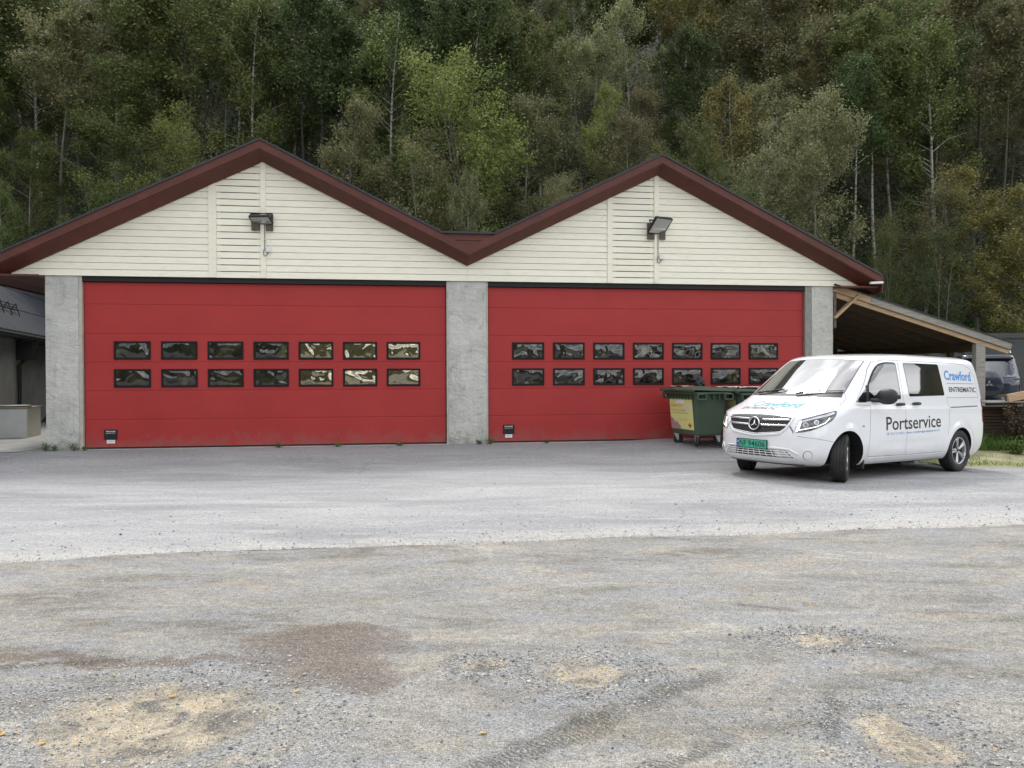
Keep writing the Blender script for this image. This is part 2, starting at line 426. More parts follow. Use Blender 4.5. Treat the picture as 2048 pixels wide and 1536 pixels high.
# ---- vehicle materials
M['paint'] = mat('white_van_paint', (.80, .81, .83), .32, spec=.5, coat=1.0)
g = NT(M['paint'])
sz = g.n('ShaderNodeSeparateXYZ'); g.l(g.tc.outputs['Object'], sz.inputs[0])
dz = g.math('ADD', sz.outputs[2], g.math('MULTIPLY', g.noise(5, 6, .7), .35))
g.col(g.mix(g.ramp(dz, [(.42, .38), (.72, 0.)]), (.80, .81, .83), (.42, .40, .37)))
M['gap'] = mat('dark_shut_line', (.16, .16, .17), .8)
M['glass'] = mat('tinted_vehicle_glass', (.004, .005, .005), .015, spec=1.0)
M['glass'].node_tree.nodes['Principled BSDF'].inputs['IOR'].default_value = 1.8
M['wsglass'] = mat('windscreen_glass', (.045, .055, .05), .015, spec=1.0)
M['wsglass'].node_tree.nodes['Principled BSDF'].inputs['IOR'].default_value = 2.6
M['blackplastic'] = m_noise('black_textured_plastic', (.020, .020, .022), (.03, .03, .033), 30, .5, .15, 300, .001)
M['chrome'] = mat('satin_chrome', (.78, .79, .81), .18, metal=1.0)
M['alloy'] = mat('silver_alloy', (.55, .55, .56), .30, metal=.85)
M['rubber'] = mat('tyre_rubber', (.018, .018, .019), .75)
g = NT(M['rubber'])
g.col(g.ramp(g.noise(6, 5, .6), [(.35, (.016, .016, .017)), (.75, (.035, .034, .032))]))
M['lamp_dark'] = mat('headlamp_interior', (.03, .032, .035), .15, spec=.9, coat=1.)
M['lamp_lit'] = mat('lit_lamp_strip', (.9, .9, .85), .3, emis=(1, .97, .88), es=1.2)
M['lampclear'] = mat('silvered_lamp_interior', (.50, .53, .56), .2, metal=.6, coat=1.)
M['redlamp'] = mat('red_tail_lamp', (.25, .012, .012), .2, coat=1.)
M['plategreen'] = mat('green_plate', (.045, .40, .26), .45)
M['plateblue'] = mat('blue_plate_band', (.02, .05, .28), .45)
M['textblue'] = mat('blue_vinyl', (.05, .27, .62), .4)
M['textpale'] = mat('pale_blue_vinyl', (.24, .36, .58), .4)
M['textcyan'] = mat('turquoise_vinyl', (.09, .42, .52), .4)
M['textblack'] = mat('black_vinyl', (.015, .015, .018), .4)
M['grillemesh'] = mat('black_grille_mesh', (.012, .012, .013), .5)
g = NT(M['grillemesh'])
gv = g.vor(70, g.vec((1, 1, 1.4)))
g.col(g.ramp(gv, [(.2, (.002, .002, .002)), (.5, (.022, .022, .023))])); g.bump(gv, .6, .006)
M['bingreen'] = m_noise('green_bin_plastic', (.050, .082, .052), (.064, .10, .066), 2.5, .5, .08, 120, .002)
M['posteryellow'] = mat('yellow_poster', (.68, .66, .26), .6)
M['posterorange'] = mat('orange_print', (.62, .26, .06), .6)
M['posterbrown'] = mat('brown_print', (.25, .15, .07), .6)
M['posterred'] = mat('red_print', (.50, .03, .03), .6)
M['posterpink'] = mat('muted_picture_print', (.40, .22, .24), .6)
M['posterpale'] = mat('pale_violet_print', (.60, .55, .62), .6)
M['galv'] = mat('galvanised_steel', (.50, .51, .52), .35, metal=.8)
M['bag'] = m_noise('black_refuse_sack', (.006, .006, .007), (.012, .012, .013), 10, .22, .8, 14, .05)
M['paper'] = m_noise('white_paper', (.62, .62, .60), (.74, .74, .72), 5, .8)
M['card'] = m_noise('brown_cardboard', (.36, .27, .18), (.44, .34, .24), 5, .85)
M['suvblue'] = mat('dark_blue_car_paint', (.012, .018, .045), .25, coat=1.)
M['suvgrey'] = mat('gold_grey_car_paint', (.14, .125, .09), .3, coat=1.)
M['silver'] = mat('silver_trim', (.5, .5, .5), .3, metal=.8)
M['lamppale'] = mat('pale_lamp_lens', (.5, .48, .45), .25, coat=1.)

# ------------------------------------------------------------------ object helpers
def tag(o, label=None, cat=None, group=None, kind=None):
    if label: o['label'] = label
    if cat: o['category'] = cat
    if group: o['group'] = group
    if kind: o['kind'] = kind
    return o
def link_mesh(name, me, parent=None, loc=None):
    o = bpy.data.objects.new(name, me)
    COL.objects.link(o)
    if parent: o.parent = parent
    if loc is not None: o.location = loc
    return o
def empty(name, loc=(0, 0, 0), rz=0., label=None, cat=None, group=None):
    o = bpy.data.objects.new(name, None)
    o.empty_display_size = .2
    COL.objects.link(o)
    o.location = loc
    o.rotation_euler = (0, 0, rz)
    return tag(o, label, cat, group)
def copy_tree(o, parent=None):
    c = o.copy(); COL.objects.link(c)
    if parent: c.parent = parent
    for ch in list(o.children): copy_tree(ch, c)
    return c

class MB:
    """mesh builder: collects shapes, builds ONE mesh object"""
    def __init__(s): s.v = []; s.f = []; s.mi = []; s.sm = []; s.m = 0; s.smooth = False
    def add(s, vs, fs, smooth=None):
        b = len(s.v); s.v += [tuple(x) for x in vs]
        for f in fs:
            s.f.append(tuple(i + b for i in f)); s.mi.append(s.m); s.sm.append(s.smooth if smooth is None else smooth)
        return s
    def box(s, x0, x1, y0, y1, z0, z1, mtx=None, bev=0.):
        if bev > 0:
            b = min(bev, (x1 - x0) * .45, (y1 - y0) * .45, (z1 - z0) * .45)
            vs = []
            for z, ins in ((z0, b), (z0 + b, 0), (z1 - b, 0), (z1, b)):
                c = b
                X0, X1, Y0, Y1 = x0 + ins, x1 - ins, y0 + ins, y1 - ins
                k = c if ins == 0 else c * .3
                vs += [(X0 + k, Y0, z), (X1 - k, Y0, z), (X1, Y0 + k, z), (X1, Y1 - k, z), (X1 - k, Y1, z), (X0 + k, Y1, z), (X0, Y1 - k, z), (X0, Y0 + k, z)]
            fs = [tuple(range(7, -1, -1)), tuple(range(24, 32))]
            for r in range(3):
                for i in range(8):
                    j = (i + 1) % 8
                    fs.append((r * 8 + i, r * 8 + j, r * 8 + 8 + j, r * 8 + 8 + i))
        else:
            vs = [(x0, y0, z0), (x1, y0, z0), (x1, y1, z0), (x0, y1, z0), (x0, y0, z1), (x1, y0, z1), (x1, y1, z1), (x0, y1, z1)]
            fs = [(3, 2, 1, 0), (4, 5, 6, 7), (0, 1, 5, 4), (1, 2, 6, 5), (2, 3, 7, 6), (3, 0, 4, 7)]
        if mtx is not None: vs = [mtx @ Vector(v) for v in vs]
        return s.add(vs, fs, False)
    def beam(s, a, b, w, h, up=(0, 0, 1), bev=.0):
        a, b = Vector(a), Vector(b); d = b - a; l = d.length; x = d / l
        u = Vector(up); y = u.cross(x).normalized(); z = x.cross(y)
        m = Matrix((x, y, z)).transposed().to_4x4(); m.translation = a
        return s.box(0, l, -w / 2, w / 2, -h / 2, h / 2, m, bev)
    def prism(s, pts, y0, y1, axis='y', mtx=None):
        n = len(pts)
        if axis == 'y': vs = [(p[0], y0, p[1]) for p in pts] + [(p[0], y1, p[1]) for p in pts]
        elif axis == 'x': vs = [(y0, p[0], p[1]) for p in pts] + [(y1, p[0], p[1]) for p in pts]
        else: vs = [(p[0], p[1], y0) for p in pts] + [(p[0], p[1], y1) for p in pts]
        fs = [tuple(range(n)), tuple(range(2 * n - 1, n - 1, -1))] + [(i, i + n, (i + 1) % n + n, (i + 1) % n) for i in range(n)]
        if mtx is not None: vs = [mtx @ Vector(v) for v in vs]
        return s.add(vs, fs, False)
    def tube(s, path, r, n=8, cap=True, smooth=True):
        P = [Vector(p) for p in path]; k = len(P)
        R = r if isinstance(r, (list, tuple)) else [r] * k
        t0 = (P[1] - P[0]).normalized()
        a = Vector((0, 0, 1)) if abs(t0.z) < .9 else Vector((1, 0, 0))
        nx = t0.cross(a).normalized(); vs = []
        for i in range(k):
            t = (P[min(i + 1, k - 1)] - P[max(i - 1, 0)]).normalized()
            nx = (nx - t * nx.dot(t)).normalized(); ny = t.cross(nx)
            for j in range(n):
                an = 2 * math.pi * j / n
                vs.append(P[i] + (nx * math.cos(an) + ny * math.sin(an)) * R[i])
        fs = [(i * n + j, i * n + (j + 1) % n, (i + 1) * n + (j + 1) % n, (i + 1) * n + j) for i in range(k - 1) for j in range(n)]
        s.add(vs, fs, smooth)
        if cap:
            s.add(vs[:n], [tuple(range(n - 1, -1, -1))], False); s.add(vs[-n:], [tuple(range(n))], False)
        return s
    def lathe(s, prof, n=32, axis='y', mtx=None, smooth=True, close=False):
        """prof: list of (radius, offset along axis)"""
        vs = []; k = len(prof)
        for (r, o) in prof:
            for j in range(n):
                an = 2 * math.pi * j / n; c_, s_ = math.cos(an) * r, math.sin(an) * r
                vs.append({'y': (c_, o, s_), 'z': (c_, s_, o), 'x': (o, c_, s_)}[axis])
        fs = [(i * n + j, i * n + (j + 1) % n, (i + 1) * n + (j + 1) % n, (i + 1) * n + j) for i in range(k - 1) for j in range(n)]
        if close: fs += [((k - 1) * n + j, (k - 1) * n + (j + 1) % n, (j + 1) % n, j) for j in range(n)]
        if mtx is not None: vs = [mtx @ Vector(v) for v in vs]
        return s.add(vs, fs, smooth)
    def mesh(s, name, mats):
        me = bpy.data.meshes.new(name)
        me.from_pydata(s.v, [], s.f)
        for m in (mats if isinstance(mats, (list, tuple)) else [mats]): me.materials.append(m)
        me.polygons.foreach_set('material_index', s.mi)
        me.polygons.foreach_set('use_smooth', s.sm)
        me.update()
        return me
    def build(s, name, mats, parent=None, fixn=True):
        me = s.mesh(name, mats)
        if fixn:
            bm = bmesh.new(); bm.from_mesh(me)
            bmesh.ops.recalc_face_normals(bm, faces=bm.faces)
            bm.to_mesh(me); bm.free()
        return link_mesh(name, me, parent)

def np_mesh(name, V, F, material, smooth=False):
    """fast mesh from numpy: V (n,3), F (m,k)"""
    me = bpy.data.meshes.new(name)
    V = np.asarray(V, np.float32); F = np.asarray(F, np.int32)
    m, k = F.shape
    me.vertices.add(len(V)); me.vertices.foreach_set('co', V.ravel())
    me.loops.add(m * k); me.loops.foreach_set('vertex_index', F.ravel())
    me.polygons.add(m)
    me.polygons.foreach_set('loop_start', np.arange(0, m * k, k, dtype=np.int32))
    me.polygons.foreach_set('loop_total', np.full(m, k, np.int32))
    me.polygons.foreach_set('use_smooth', np.full(m, smooth, bool))
    me.materials.append(material)
    me.update(calc_edges=True)
    return me

_tc = {}
def text2d(txt, size=1., bold=0., shear=0., spacing=1.):
    cu = bpy.data.curves.new('tmp_text', 'FONT')
    cu.body = txt; cu.size = size; cu.shear = shear; cu.offset = bold; cu.space_character = spacing
    cu.resolution_u = 3
    o = bpy.data.objects.new('tmp_text', cu); COL.objects.link(o)
    dg = bpy.context.evaluated_depsgraph_get()
    me = bpy.data.meshes.new_from_object(o.evaluated_get(dg))
    vs = [tuple(v.co)[:2] for v in me.vertices]; fs = [tuple(p.vertices) for p in me.polygons]
    bpy.data.objects.remove(o); bpy.data.curves.remove(cu); bpy.data.meshes.remove(me)
    xs = [v[0] for v in vs]; ys = [v[1] for v in vs]
    return vs, fs, (min(xs), max(xs), min(ys), max(ys))
def text_box(txt, x0, x1, y0, y1, **k):
    """text fitted to a rectangle, returns 2-D verts and faces"""
    vs, fs, (a, b, c, d) = text2d(txt, **k)
    return [((v[0] - a) / (b - a) * (x1 - x0) + x0, (v[1] - c) / (d - c) * (y1 - y0) + y0) for v in vs], fs

# ------------------------------------------------------------------ terrain
TH = 0.1476                  # the garage front is turned 8.5 degrees
D0 = 16.872
cT, sT = math.cos(TH), math.sin(TH)
def fdist(x, y):             # metres in front of the garage front
    return -((x) * (-sT) + (y - D0) * cT)
def sm(t):
    t = np.clip(t, 0, 1); return t * t * (3 - 2 * t)
def gz(x, y):
    x = np.asarray(x, float); y = np.asarray(y, float)
    z = .155 * sm(1 - fdist(x, y) / 2.9)
    side = (.03 - .026 * (x - 4.3)) * sm((x - 2.) / 2.) * sm((y - 9.) / 2.5) * sm((13. - x) / 3.)
    return z + side * (fdist(x, y) > -1)
def rnoise(x, y, seed=0):
    r = np.random.RandomState(seed); z = 0
    for k in range(10):
        a = r.uniform(0, 2 * math.pi); f = r.uniform(.5, 3.2) * (1.3 ** (k * .5)); p = r.uniform(0, 6.28)
        z = z + np.sin((x * math.cos(a) + y * math.sin(a)) * f + p) / (f ** .8)
    return z / 4.
def grid_mesh(name, xs, ys, zf, material, smooth=True, mask=None):
    X, Y = np.meshgrid(xs, ys)
    V = np.stack([X, Y, zf(X, Y)], -1).reshape(-1, 3)
    nx, ny = len(xs), len(ys)
    i = np.arange((nx - 1) * (ny - 1)); r, c = i // (nx - 1), i % (nx - 1)
    a = r * nx + c
    F = np.stack([a, a + 1, a + nx + 1, a + nx], 1)
    if mask is not None:
        ctr = V[F].mean(1); F = F[mask(ctr[:, 0], ctr[:, 1])]
    return np_mesh(name, V, F, material, smooth)

def asph_edge(x): return 7.62 + .165 * x - .003 * x * x
def pot_z(x, y):
    z = 0
    for (cx, cy, rx, ry) in ACX:
        d = np.hypot((x - cx) / rx, (y - cy) / ry)
        z = z - .022 * sm((1.25 - d) / .9) + .006 * np.exp(-((d - 1.35) / .25) ** 2)
    return z
def ground_z(x, y):
    near = sm((9 - y) / 2) * sm((y + 1) / 2) * sm((7 - abs(x)) / 2)
    return gz(x, y) - .012 + near * (.008 * rnoise(x * 2.2, y * 2.2, 3) + .003 * rnoise(x * 9, y * 9, 5) + pot_z(x, y)) - .016 * sm((y - asph_edge(x)) / .6) 
def spaced(*segs):
    o = []
    for a, b, n in segs: o += list(np.linspace(a, b, n, endpoint=False))
    return np.array(o + [segs[-1][1]])
gx_ = spaced((-900, -60, 8), (-60, -12, 24), (-12, -4, 60), (-4, 4, 260), (4, 12, 60), (12, 60, 24), (60, 900, 8))
gy_ = spaced((-900, -20, 10), (-20, 2, 20), (2, 5.6, 130), (5.6, 9, 80), (9, 30, 80), (30, 900, 10))
o = link_mesh('ground', grid_mesh('ground', gx_, gy_, ground_z, M['gravel']))
tag(o, 'pale compacted gravel yard with shallow sandy potholes', kind='structure')

# asphalt apron with a ragged near edge
def build_asphalt():
    xs = spaced((-30, -14, 16), (-14, 14, 330), (14, 16, 3))
    rs = np.linspace(0, 1, 60)
    V = []; rng = np.random.RandomState(2)
    for x in xs:
        rag = .16 * rnoise(x * .9, 0, 11) + .05 * rnoise(x * 5, 3., 12) + .01 * rng.uniform(-1, 1)
        y0 = asph_edge(x) + rag
        y1 = D0 + x * math.tan(TH) + .4
        if x < -9.2: y1 = D0 + x * math.tan(TH) + 9
        if x > 7.6: y1 = min(y1, 14.2 + .02 * (x - 7.6))
        y1 = max(y1, y0 + .5)
        for r in rs:
            y = y0 + (y1 - y0) * r ** 1.4
            z = float(gz(x, y)) + .001 - (.014 if r == 0 else 0)
            V.append((x, y, z))
    n = len(rs)
    F = [(i * n + j, (i + 1) * n + j, (i + 1) * n + j + 1, i * n + j + 1) for i in range(len(xs) - 1) for j in range(n - 1)]
    me = np_mesh('asphalt_apron', V, F, M['asphalt'], True)
    return tag(link_mesh('asphalt_apron', me), 'pale dusty asphalt apron in front of the garage doors', kind='structure')
build_asphalt()

# unseen dark ground added behind the camera to darken the pane reflections
o = link_mesh('unseen_dark_ground', grid_mesh('unseen_dark_ground', spaced((-400, -40, 20), (-40, 40, 60), (40, 400, 20)), spaced((-400, -30, 20), (-30, -3.5, 30)), lambda X, Y: .02 + .10 * sm((-3.5 - Y) / 2) + .03 * rnoise(X * .5, Y * .5, 91), m_noise('unseen_dark_grass', (.020, .028, .010), (.075, .080, .030), .35, .95, .6, 20, .03, 8)))
tag(o, 'unseen dark green ground added behind the yard to darken window reflections', kind='structure')
# grassy verge on the right, behind the van
def verge_mask(cx, cy): return (fdist(cx, cy) < 3.4) | (cx > 9.2)
vx_ = spaced((7.3, 30, 90)); vy_ = spaced((13.9, 27, 60))
o = link_mesh('verge', grid_mesh('verge', vx_, vy_, lambda X, Y: gz(X, Y) - .012 + .012 * rnoise(X * 2, Y * 2, 8) + .05 * sm((Y - 14.2 - .10*(X-7.3)) / 2.5), M['verge']))
tag(o, 'strip of thin yellowish grass on stony soil behind the van', kind='structure')
o = link_mesh('paved_passage', grid_mesh('paved_passage', np.linspace(-22, -9.4, 20), np.linspace(15.2, 24, 20), lambda X, Y: gz(X, Y) + .009, M['concreteslab']))
tag(o, 'pale concrete paving between the garage and the left building', kind='structure')

def hill_z(x, y):
    x = np.asarray(x, float); y = np.asarray(y, float)
    y0 = 25.5 + .06 * x + np.clip(x - 10, 0, 40) * .05
    t = np.clip(y - y0, 0, None)
    z = .74 * (t - 2.5 * (1 - np.exp(-t / 2.5))) + .10 * rnoise(x * .5, y * .5, 21) * np.clip(t / 5, 0, 1) * 3
    return z - .06
hx = spaced((-140, -70, 12), (-70, 70, 140), (70, 140, 12)); hy = spaced((24, 100, 80), (100, 190, 12))
o = link_mesh('hillside', grid_mesh('hillside', hx, hy, hill_z, M['forestfloor']))
tag(o, 'steep dark wooded slope rising behind the garage', kind='structure')

# the other side of the valley (seen in the windows' reflections)
def build_mountain():
    V = []; F = []; nA, nR = 520, 9
    for i in range(nA):
        a = math.radians(-215 + 262 * i / (nA - 1))     # from left, behind, to the right
        base = 60 + 22 * math.sin(a * 2.3 + 1) + 10 * math.sin(a * 7.1) + 5 * math.sin(a * 19) + 2.5 * math.sin(a * 47)
        dr = math.degrees(a)
        base *= .34 if dr > -75 and dr < 8.9 else (.34 + .66 * min(1, (dr - 8.9) / 2.8) if dr >= 8.9 else 1.45)
        for j in range(nR):
            t = j / (nR - 1)
            r = 150 + 170 * t
            h = base * (t ** .8) + 3 * math.sin(i * 1.7 + j * 2.1) * t
            V.append((r * math.cos(a), r * math.sin(a), h - 1))
    for i in range(nA - 1):
        for j in range(nR - 1):
            k = i * nR + j
            F.append((k, k + nR, k + nR + 1, k + 1))
    return tag(link_mesh('mountain', np_mesh('mountain', V, F, M['mountain'], False)), 'dark wooded mountain across the valley', kind='structure')
build_mountain()

# ------------------------------------------------------------------ the garage
GAR = empty('fire_station_garage', (0, D0, 0), TH, 'low garage with twin cream gables, dark red fascia and two wide red sectional doors', 'garage')
SLOPE, SA, APEX = .49, (-5.045, 3.165), 6.22
VAL, SEND = -.94, (-10.1, 8.2)
def half_of(s):
    return 0 if s < VAL else 1
def roofz(s): return APEX - SLOPE * abs(s - SA[half_of(s)])
def wallz(s): return roofz(s) - .345

def rough_box(mb, x0, x1, y0, y1, z0, z1, amp=.012, step=.05, seed=0):
    """a rendered masonry block: front and side faces gridded and slightly uneven"""
    def pl(o, u, v, nu, nv, n):
        vs = []
        for j in range(nv + 1):
            for i in range(nu + 1):
                p = [o[k] + u[k] * i / nu + v[k] * j / nv for k in range(3)]
                a = amp * float(rnoise(p[0] * 4.1 + p[1] * 3, p[2] * 4.3, seed)) + amp * .5 * float(rnoise(p[0] * 13 + p[1] * 9, p[2] * 13, seed + 1))
                e = 1. if (0 < i < nu) else .35
                vs.append(tuple(p[k] + n[k] * a * e for k in range(3)))
        fs = [(j * (nu + 1) + i, j * (nu + 1) + i + 1, (j + 1) * (nu + 1) + i + 1, (j + 1) * (nu + 1) + i) for j in range(nv) for i in range(nu)]
        mb.add(vs, fs, True)
    nx = max(2, int((x1 - x0) / step)); ny = max(2, int((y1 - y0) / step)); nz = int((z1 - z0) / step)
    pl((x0, y0, z0), (x1 - x0, 0, 0), (0, 0, z1 - z0), nx, nz, (0, -1, 0))
    pl((x0, y0, z0), (0, y1 - y0, 0), (0, 0, z1 - z0), ny, nz, (-1, 0, 0))
    pl((x1, y0, z0), (0, y1 - y0, 0), (0, 0, z1 - z0), ny, nz, (1, 0, 0))
    mb.add([(x0, y0, z1), (x1, y0, z1), (x1, y1, z1), (x0, y1, z1)], [(0, 1, 2, 3)], False)

PZ = 3.548
for k, (a, b) in enumerate(((-9.136, -8.535), (-1.335, -.535), (6.76, 7.266))):
    mb = MB(); rough_box(mb, a, b, 0, .42, -.05, PZ, seed=30 + k * 3)
    p = mb.build('pillar', M['stucco'], GAR, fixn=False)
# wooden jamb strips beside the doors
M['jamb'] = m_noise('weathered_pale_jamb', (.36, .33, .27), (.52, .49, .43), 6, .8, .4, 60, .004)
M['jambgrey'] = m_noise('grey_plank_jamb', (.20, .195, .175), (.31, .30, .275), 6, .8, .4, 60, .004, 6, (6, 6, 1))
for a, b, m_ in ((-8.533, -8.468, 'jamb'), (-1.372, -1.337, 'jamb'), (-.533, -.505, 'jamb'), (6.60, 6.757, 'jambgrey')):
    mb = MB().box(a, b, -.004, .16, .02, PZ, bev=.006); mb.build('door_jamb', M[m_], GAR)

# solid side and rear walls
mb = MB()
mb.box(-9.136, -8.9, .43, 10, -.05, 3.6); mb.box(7.03, 7.266, .43, 10, -.05, 3.6); mb.box(-9.1, 7.2, 9.8, 10, -.05, 4.0)
mb.build('wall', M['stuccobeige'], GAR)
mb = MB().box(-8.47, -1.37, .006, .26, 3.452, 3.547).box(-.505, 6.60, .006, .26, 3.452, 3.547)
mb.build('lintel', M['black'], GAR)
mb = MB().box(-8.5, -1.34, -.10, .3, .0, .164).box(-.53, 6.6, -.10, .3, .0, .164)
mb.build('threshold', M['concreteslab'], GAR)

# --- cream clapboards, one object each
def clip_poly(pts, a, b, c):      # keep a*x+b*z<=c
    o = []
    for i in range(len(pts)):
        p, q = pts[i], pts[(i + 1) % len(pts)]
        dp, dq = a * p[0] + b * p[1] - c, a * q[0] + b * q[1] - c
        if dp <= 0: o.append(p)
        if (dp < 0) != (dq < 0) and dp != dq:
            t = dp / (dp - dq); o.append((p[0] + (q[0] - p[0]) * t, p[1] + (q[1] - p[1]) * t))
    return o
def gable_clip(pts, half):
    sa = SA[half]; top = APEX - .345
    pts = clip_poly(pts, SLOPE, 1, top + SLOPE * sa)
    if len(pts) < 3: return pts
    return clip_poly(pts, -SLOPE, 1, top - SLOPE * sa)
PITCHB, Z0B = .1312, 3.552
rngb = random.Random(4)
segs = [(-9.72, -6.092, 0, 0), (-5.938, -5.092, 0, 1), (-4.982, VAL - .002, 0, 0), (VAL + .002, 2.062, 1, 0), (2.172, 3.098, 1, 1), (3.212, 7.99, 1, 0)]
for (a, b, half, vent) in segs:
    r = 0
    while True:
        z0 = Z0B + r * PITCHB; r += 1
        if z0 > 5.86: break
        h = PITCHB - (.016 if vent else .0075)
        pts = gable_clip([(a, z0), (b, z0), (b, z0 + h), (a, z0 + h)], half)
        if len(pts) < 3: continue
        if max(p[0] for p in pts) - min(p[0] for p in pts) < .05: continue
        if max(p[1] for p in pts) - min(p[1] for p in pts) < .02: continue
        yo = rngb.uniform(-.0015, .0015)
        mb = MB(); n = len(pts)
        ff = [(p[0], -.040 + yo + (p[1] - z0) * .075, p[1]) for p in pts]
        bb = [(p[0], -.012, p[1]) for p in pts]
        mb.add(ff + bb, [tuple(range(n)), tuple(range(2 * n - 1, n - 1, -1))] + [(i, i + n, (i + 1) % n + n, (i + 1) % n) for i in range(n)])
        mb.build('siding_board', M['siding'], GAR)
# backing sheet (dark behind the ventilation slats)
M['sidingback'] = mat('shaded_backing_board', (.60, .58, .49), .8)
for half, (a, b) in enumerate(((-9.72, VAL), (VAL, 7.99))):
    mb = MB()
    mb.m = 0
    pts = gable_clip([(a, 3.555), (b, 3.555), (b, 6), (a, 6)], half)
    mb.prism(pts, -.010, .03)
    mb.build('backing_board', M['sidingback'], GAR)
    va, vb = ((-5.862, -5.165), (2.245, 3.02))[half]
    pts = gable_clip([(va, 3.60), (vb, 3.60), (vb, 5.8), (va, 5.8)], half)
    mb = MB().prism(pts, -.0115, -.0102); mb.build('vent_opening', M['black'], GAR)
# vertical posts over the boards
for a, b, half in ((-6.090, -5.940, 0), (-5.090, -4.984, 0), (2.064, 2.170, 1), (3.100, 3.210, 1)):
    pts = gable_clip([(a, 3.553), (b, 3.553), (b, 6.1), (a, 6.1)], half)
    mb = MB().prism(pts, -.056, -.008); mb.build('cover_post', M['siding'], GAR)

# --- roof
def strip(s0, s1, a, b):
    h = half_of((s0 + s1) / 2); sa = SA[h]
    f = lambda s: APEX - SLOPE * abs(s - sa)
    return [(s0, f(s0) - a), (s1, f(s1) - a), (s1, f(s1) - b), (s0, f(s0) - b)]
slopes = [(SEND[0], SA[0]), (SA[0], VAL), (VAL, SA[1]), (SA[1], SEND[1])]
for (a, b) in slopes:
    zf = 4.475
    ra, rb = (a, SA[0] + (APEX - zf) / SLOPE + .02) if b == VAL else ((SA[1] - (APEX - zf) / SLOPE - .02, b) if a == VAL else (a, b))
    mb = MB().prism(strip(ra, rb, -.045, -.001), -.405, 10.4)
    mb.build('roof', M['roofedge'], GAR)
    mb = MB().prism(strip(a, b, .0, .165), -.385, -.352); mb.build('fascia_board', M['trimred'], GAR)
    mb = MB().prism(strip(a, b, .166, .186), -.368, -.351); mb.build('fascia_batten', M['trimred'], GAR)
    mb = MB(); A_ = strip(a, b, .166, .182); B_ = strip(a, b, .330, .348)
    mb.add([(A_[0][0], -.350, A_[0][1]), (A_[1][0], -.350, A_[1][1]), (B_[1][0], -.085, B_[1][1] + .018), (B_[0][0], -.085, B_[0][1] + .018), (A_[3][0], -.350, A_[3][1]), (A_[2][0], -.350, A_[2][1]), (B_[2][0], -.085, B_[2][1]), (B_[3][0], -.085, B_[3][1])], [(0, 1, 2, 3), (7, 6, 5, 4), (0, 4, 5, 1), (3, 2, 6, 7), (0, 3, 7, 4), (1, 5, 6, 2)])
    mb.build('lower_fascia_board', M['trimred'], GAR)
    for k in range(1):
        y0 = -.083
        mb = MB().prism(strip(a, b, .331, .347), y0, y0 + .070); mb.build('soffit_board', M['trimred'], GAR)
    mb = MB().prism(strip(a, b, .05, .33), .04, 10.3); mb.build('roof_slab', M['trimred'], GAR)
for s in (SEND[0], SEND[1]):
    z = roofz(s); e = .025 if s > 0 else -.025
    mb = MB().box(min(s, s + e), max(s, s + e), -.39, 10.3, z - .355, z + .03); mb.build('eave_fascia', M['trimred'], GAR)
mb = MB().box(-10.09, -9.14, -.31, 10.2, 3.50, 3.535); mb.build('eave_soffit', M['trimred'], GAR)
mb = MB().box(7.27, 8.19, -.31, 10.2, 3.50, 3.535); mb.build('eave_soffit', M['trimred'], GAR)
mb = MB().beam((7.9, -.42, 3.585), (8.2, -.42, 3.60), .08, .05, bev=.01); mb.build('gutter_end', M['whiteplastic'], GAR)
# valley between the gables
zf = 4.475
sl, sr = SA[0] + (APEX - zf) / SLOPE, SA[1] - (APEX - zf) / SLOPE
zb = 4.345
sl2, sr2 = SA[0] + (APEX - zb) / SLOPE, SA[1] - (APEX - zb) / SLOPE
mb = MB().prism([(sl, zf), (sr, zf), (sr2, zb), (sl2, zb)], -.362, -.34); mb.build('valley_board', M['trimred'], GAR)
mb = MB().prism([(sl2 + .004, zb - .006), (sr2 - .004, zb - .006), (VAL, roofz(VAL) - .01)], -.352, -.33); mb.build('valley_panel', M['trimred'], GAR)
mb = MB().prism([(sl - .01, zf + .001), (sl - .01, zf + .042), (sr + .01, zf + .042), (sr + .01, zf + .001)], -.41, 10.3); mb.build('valley_roof', M['roofedge'], GAR)

# --- doors
frame_mb = MB()
w_, h_ = .690, .363
for (x0, x1, z0, z1) in ((0, w_, 0, .040), (0, w_, h_ - .040, h_), (0, .040, .040, h_ - .040), (w_ - .040, w_, .040, h_ - .040)):
    frame_mb.box(x0, x1, -.014, .004, z0, z1, bev=.005)
frame_me = frame_mb.mesh('window_frame', M['winframe'])
pv = []
N1, N2 = 14, 8
for j in range(N2 + 1):
    for i in range(N1 + 1):
        u, v = i / N1, j / N2
        pv.append((.030 + (w_ - .06) * u, -.002 - .010 * math.sin(math.pi * u) ** .5 * math.sin(math.pi * v) ** .5, .030 + (h_ - .06) * v))
pf = [(j * (N1 + 1) + i, j * (N1 + 1) + i + 1, (j + 1) * (N1 + 1) + i + 1, (j + 1) * (N1 + 1) + i) for j in range(N2) for i in range(N1)]
pane_me = np_mesh('window_pane', pv, pf, M['pane'], True)
DJ = [.182, .730, 1.300, 1.866, 2.423, 3.004, 3.452]
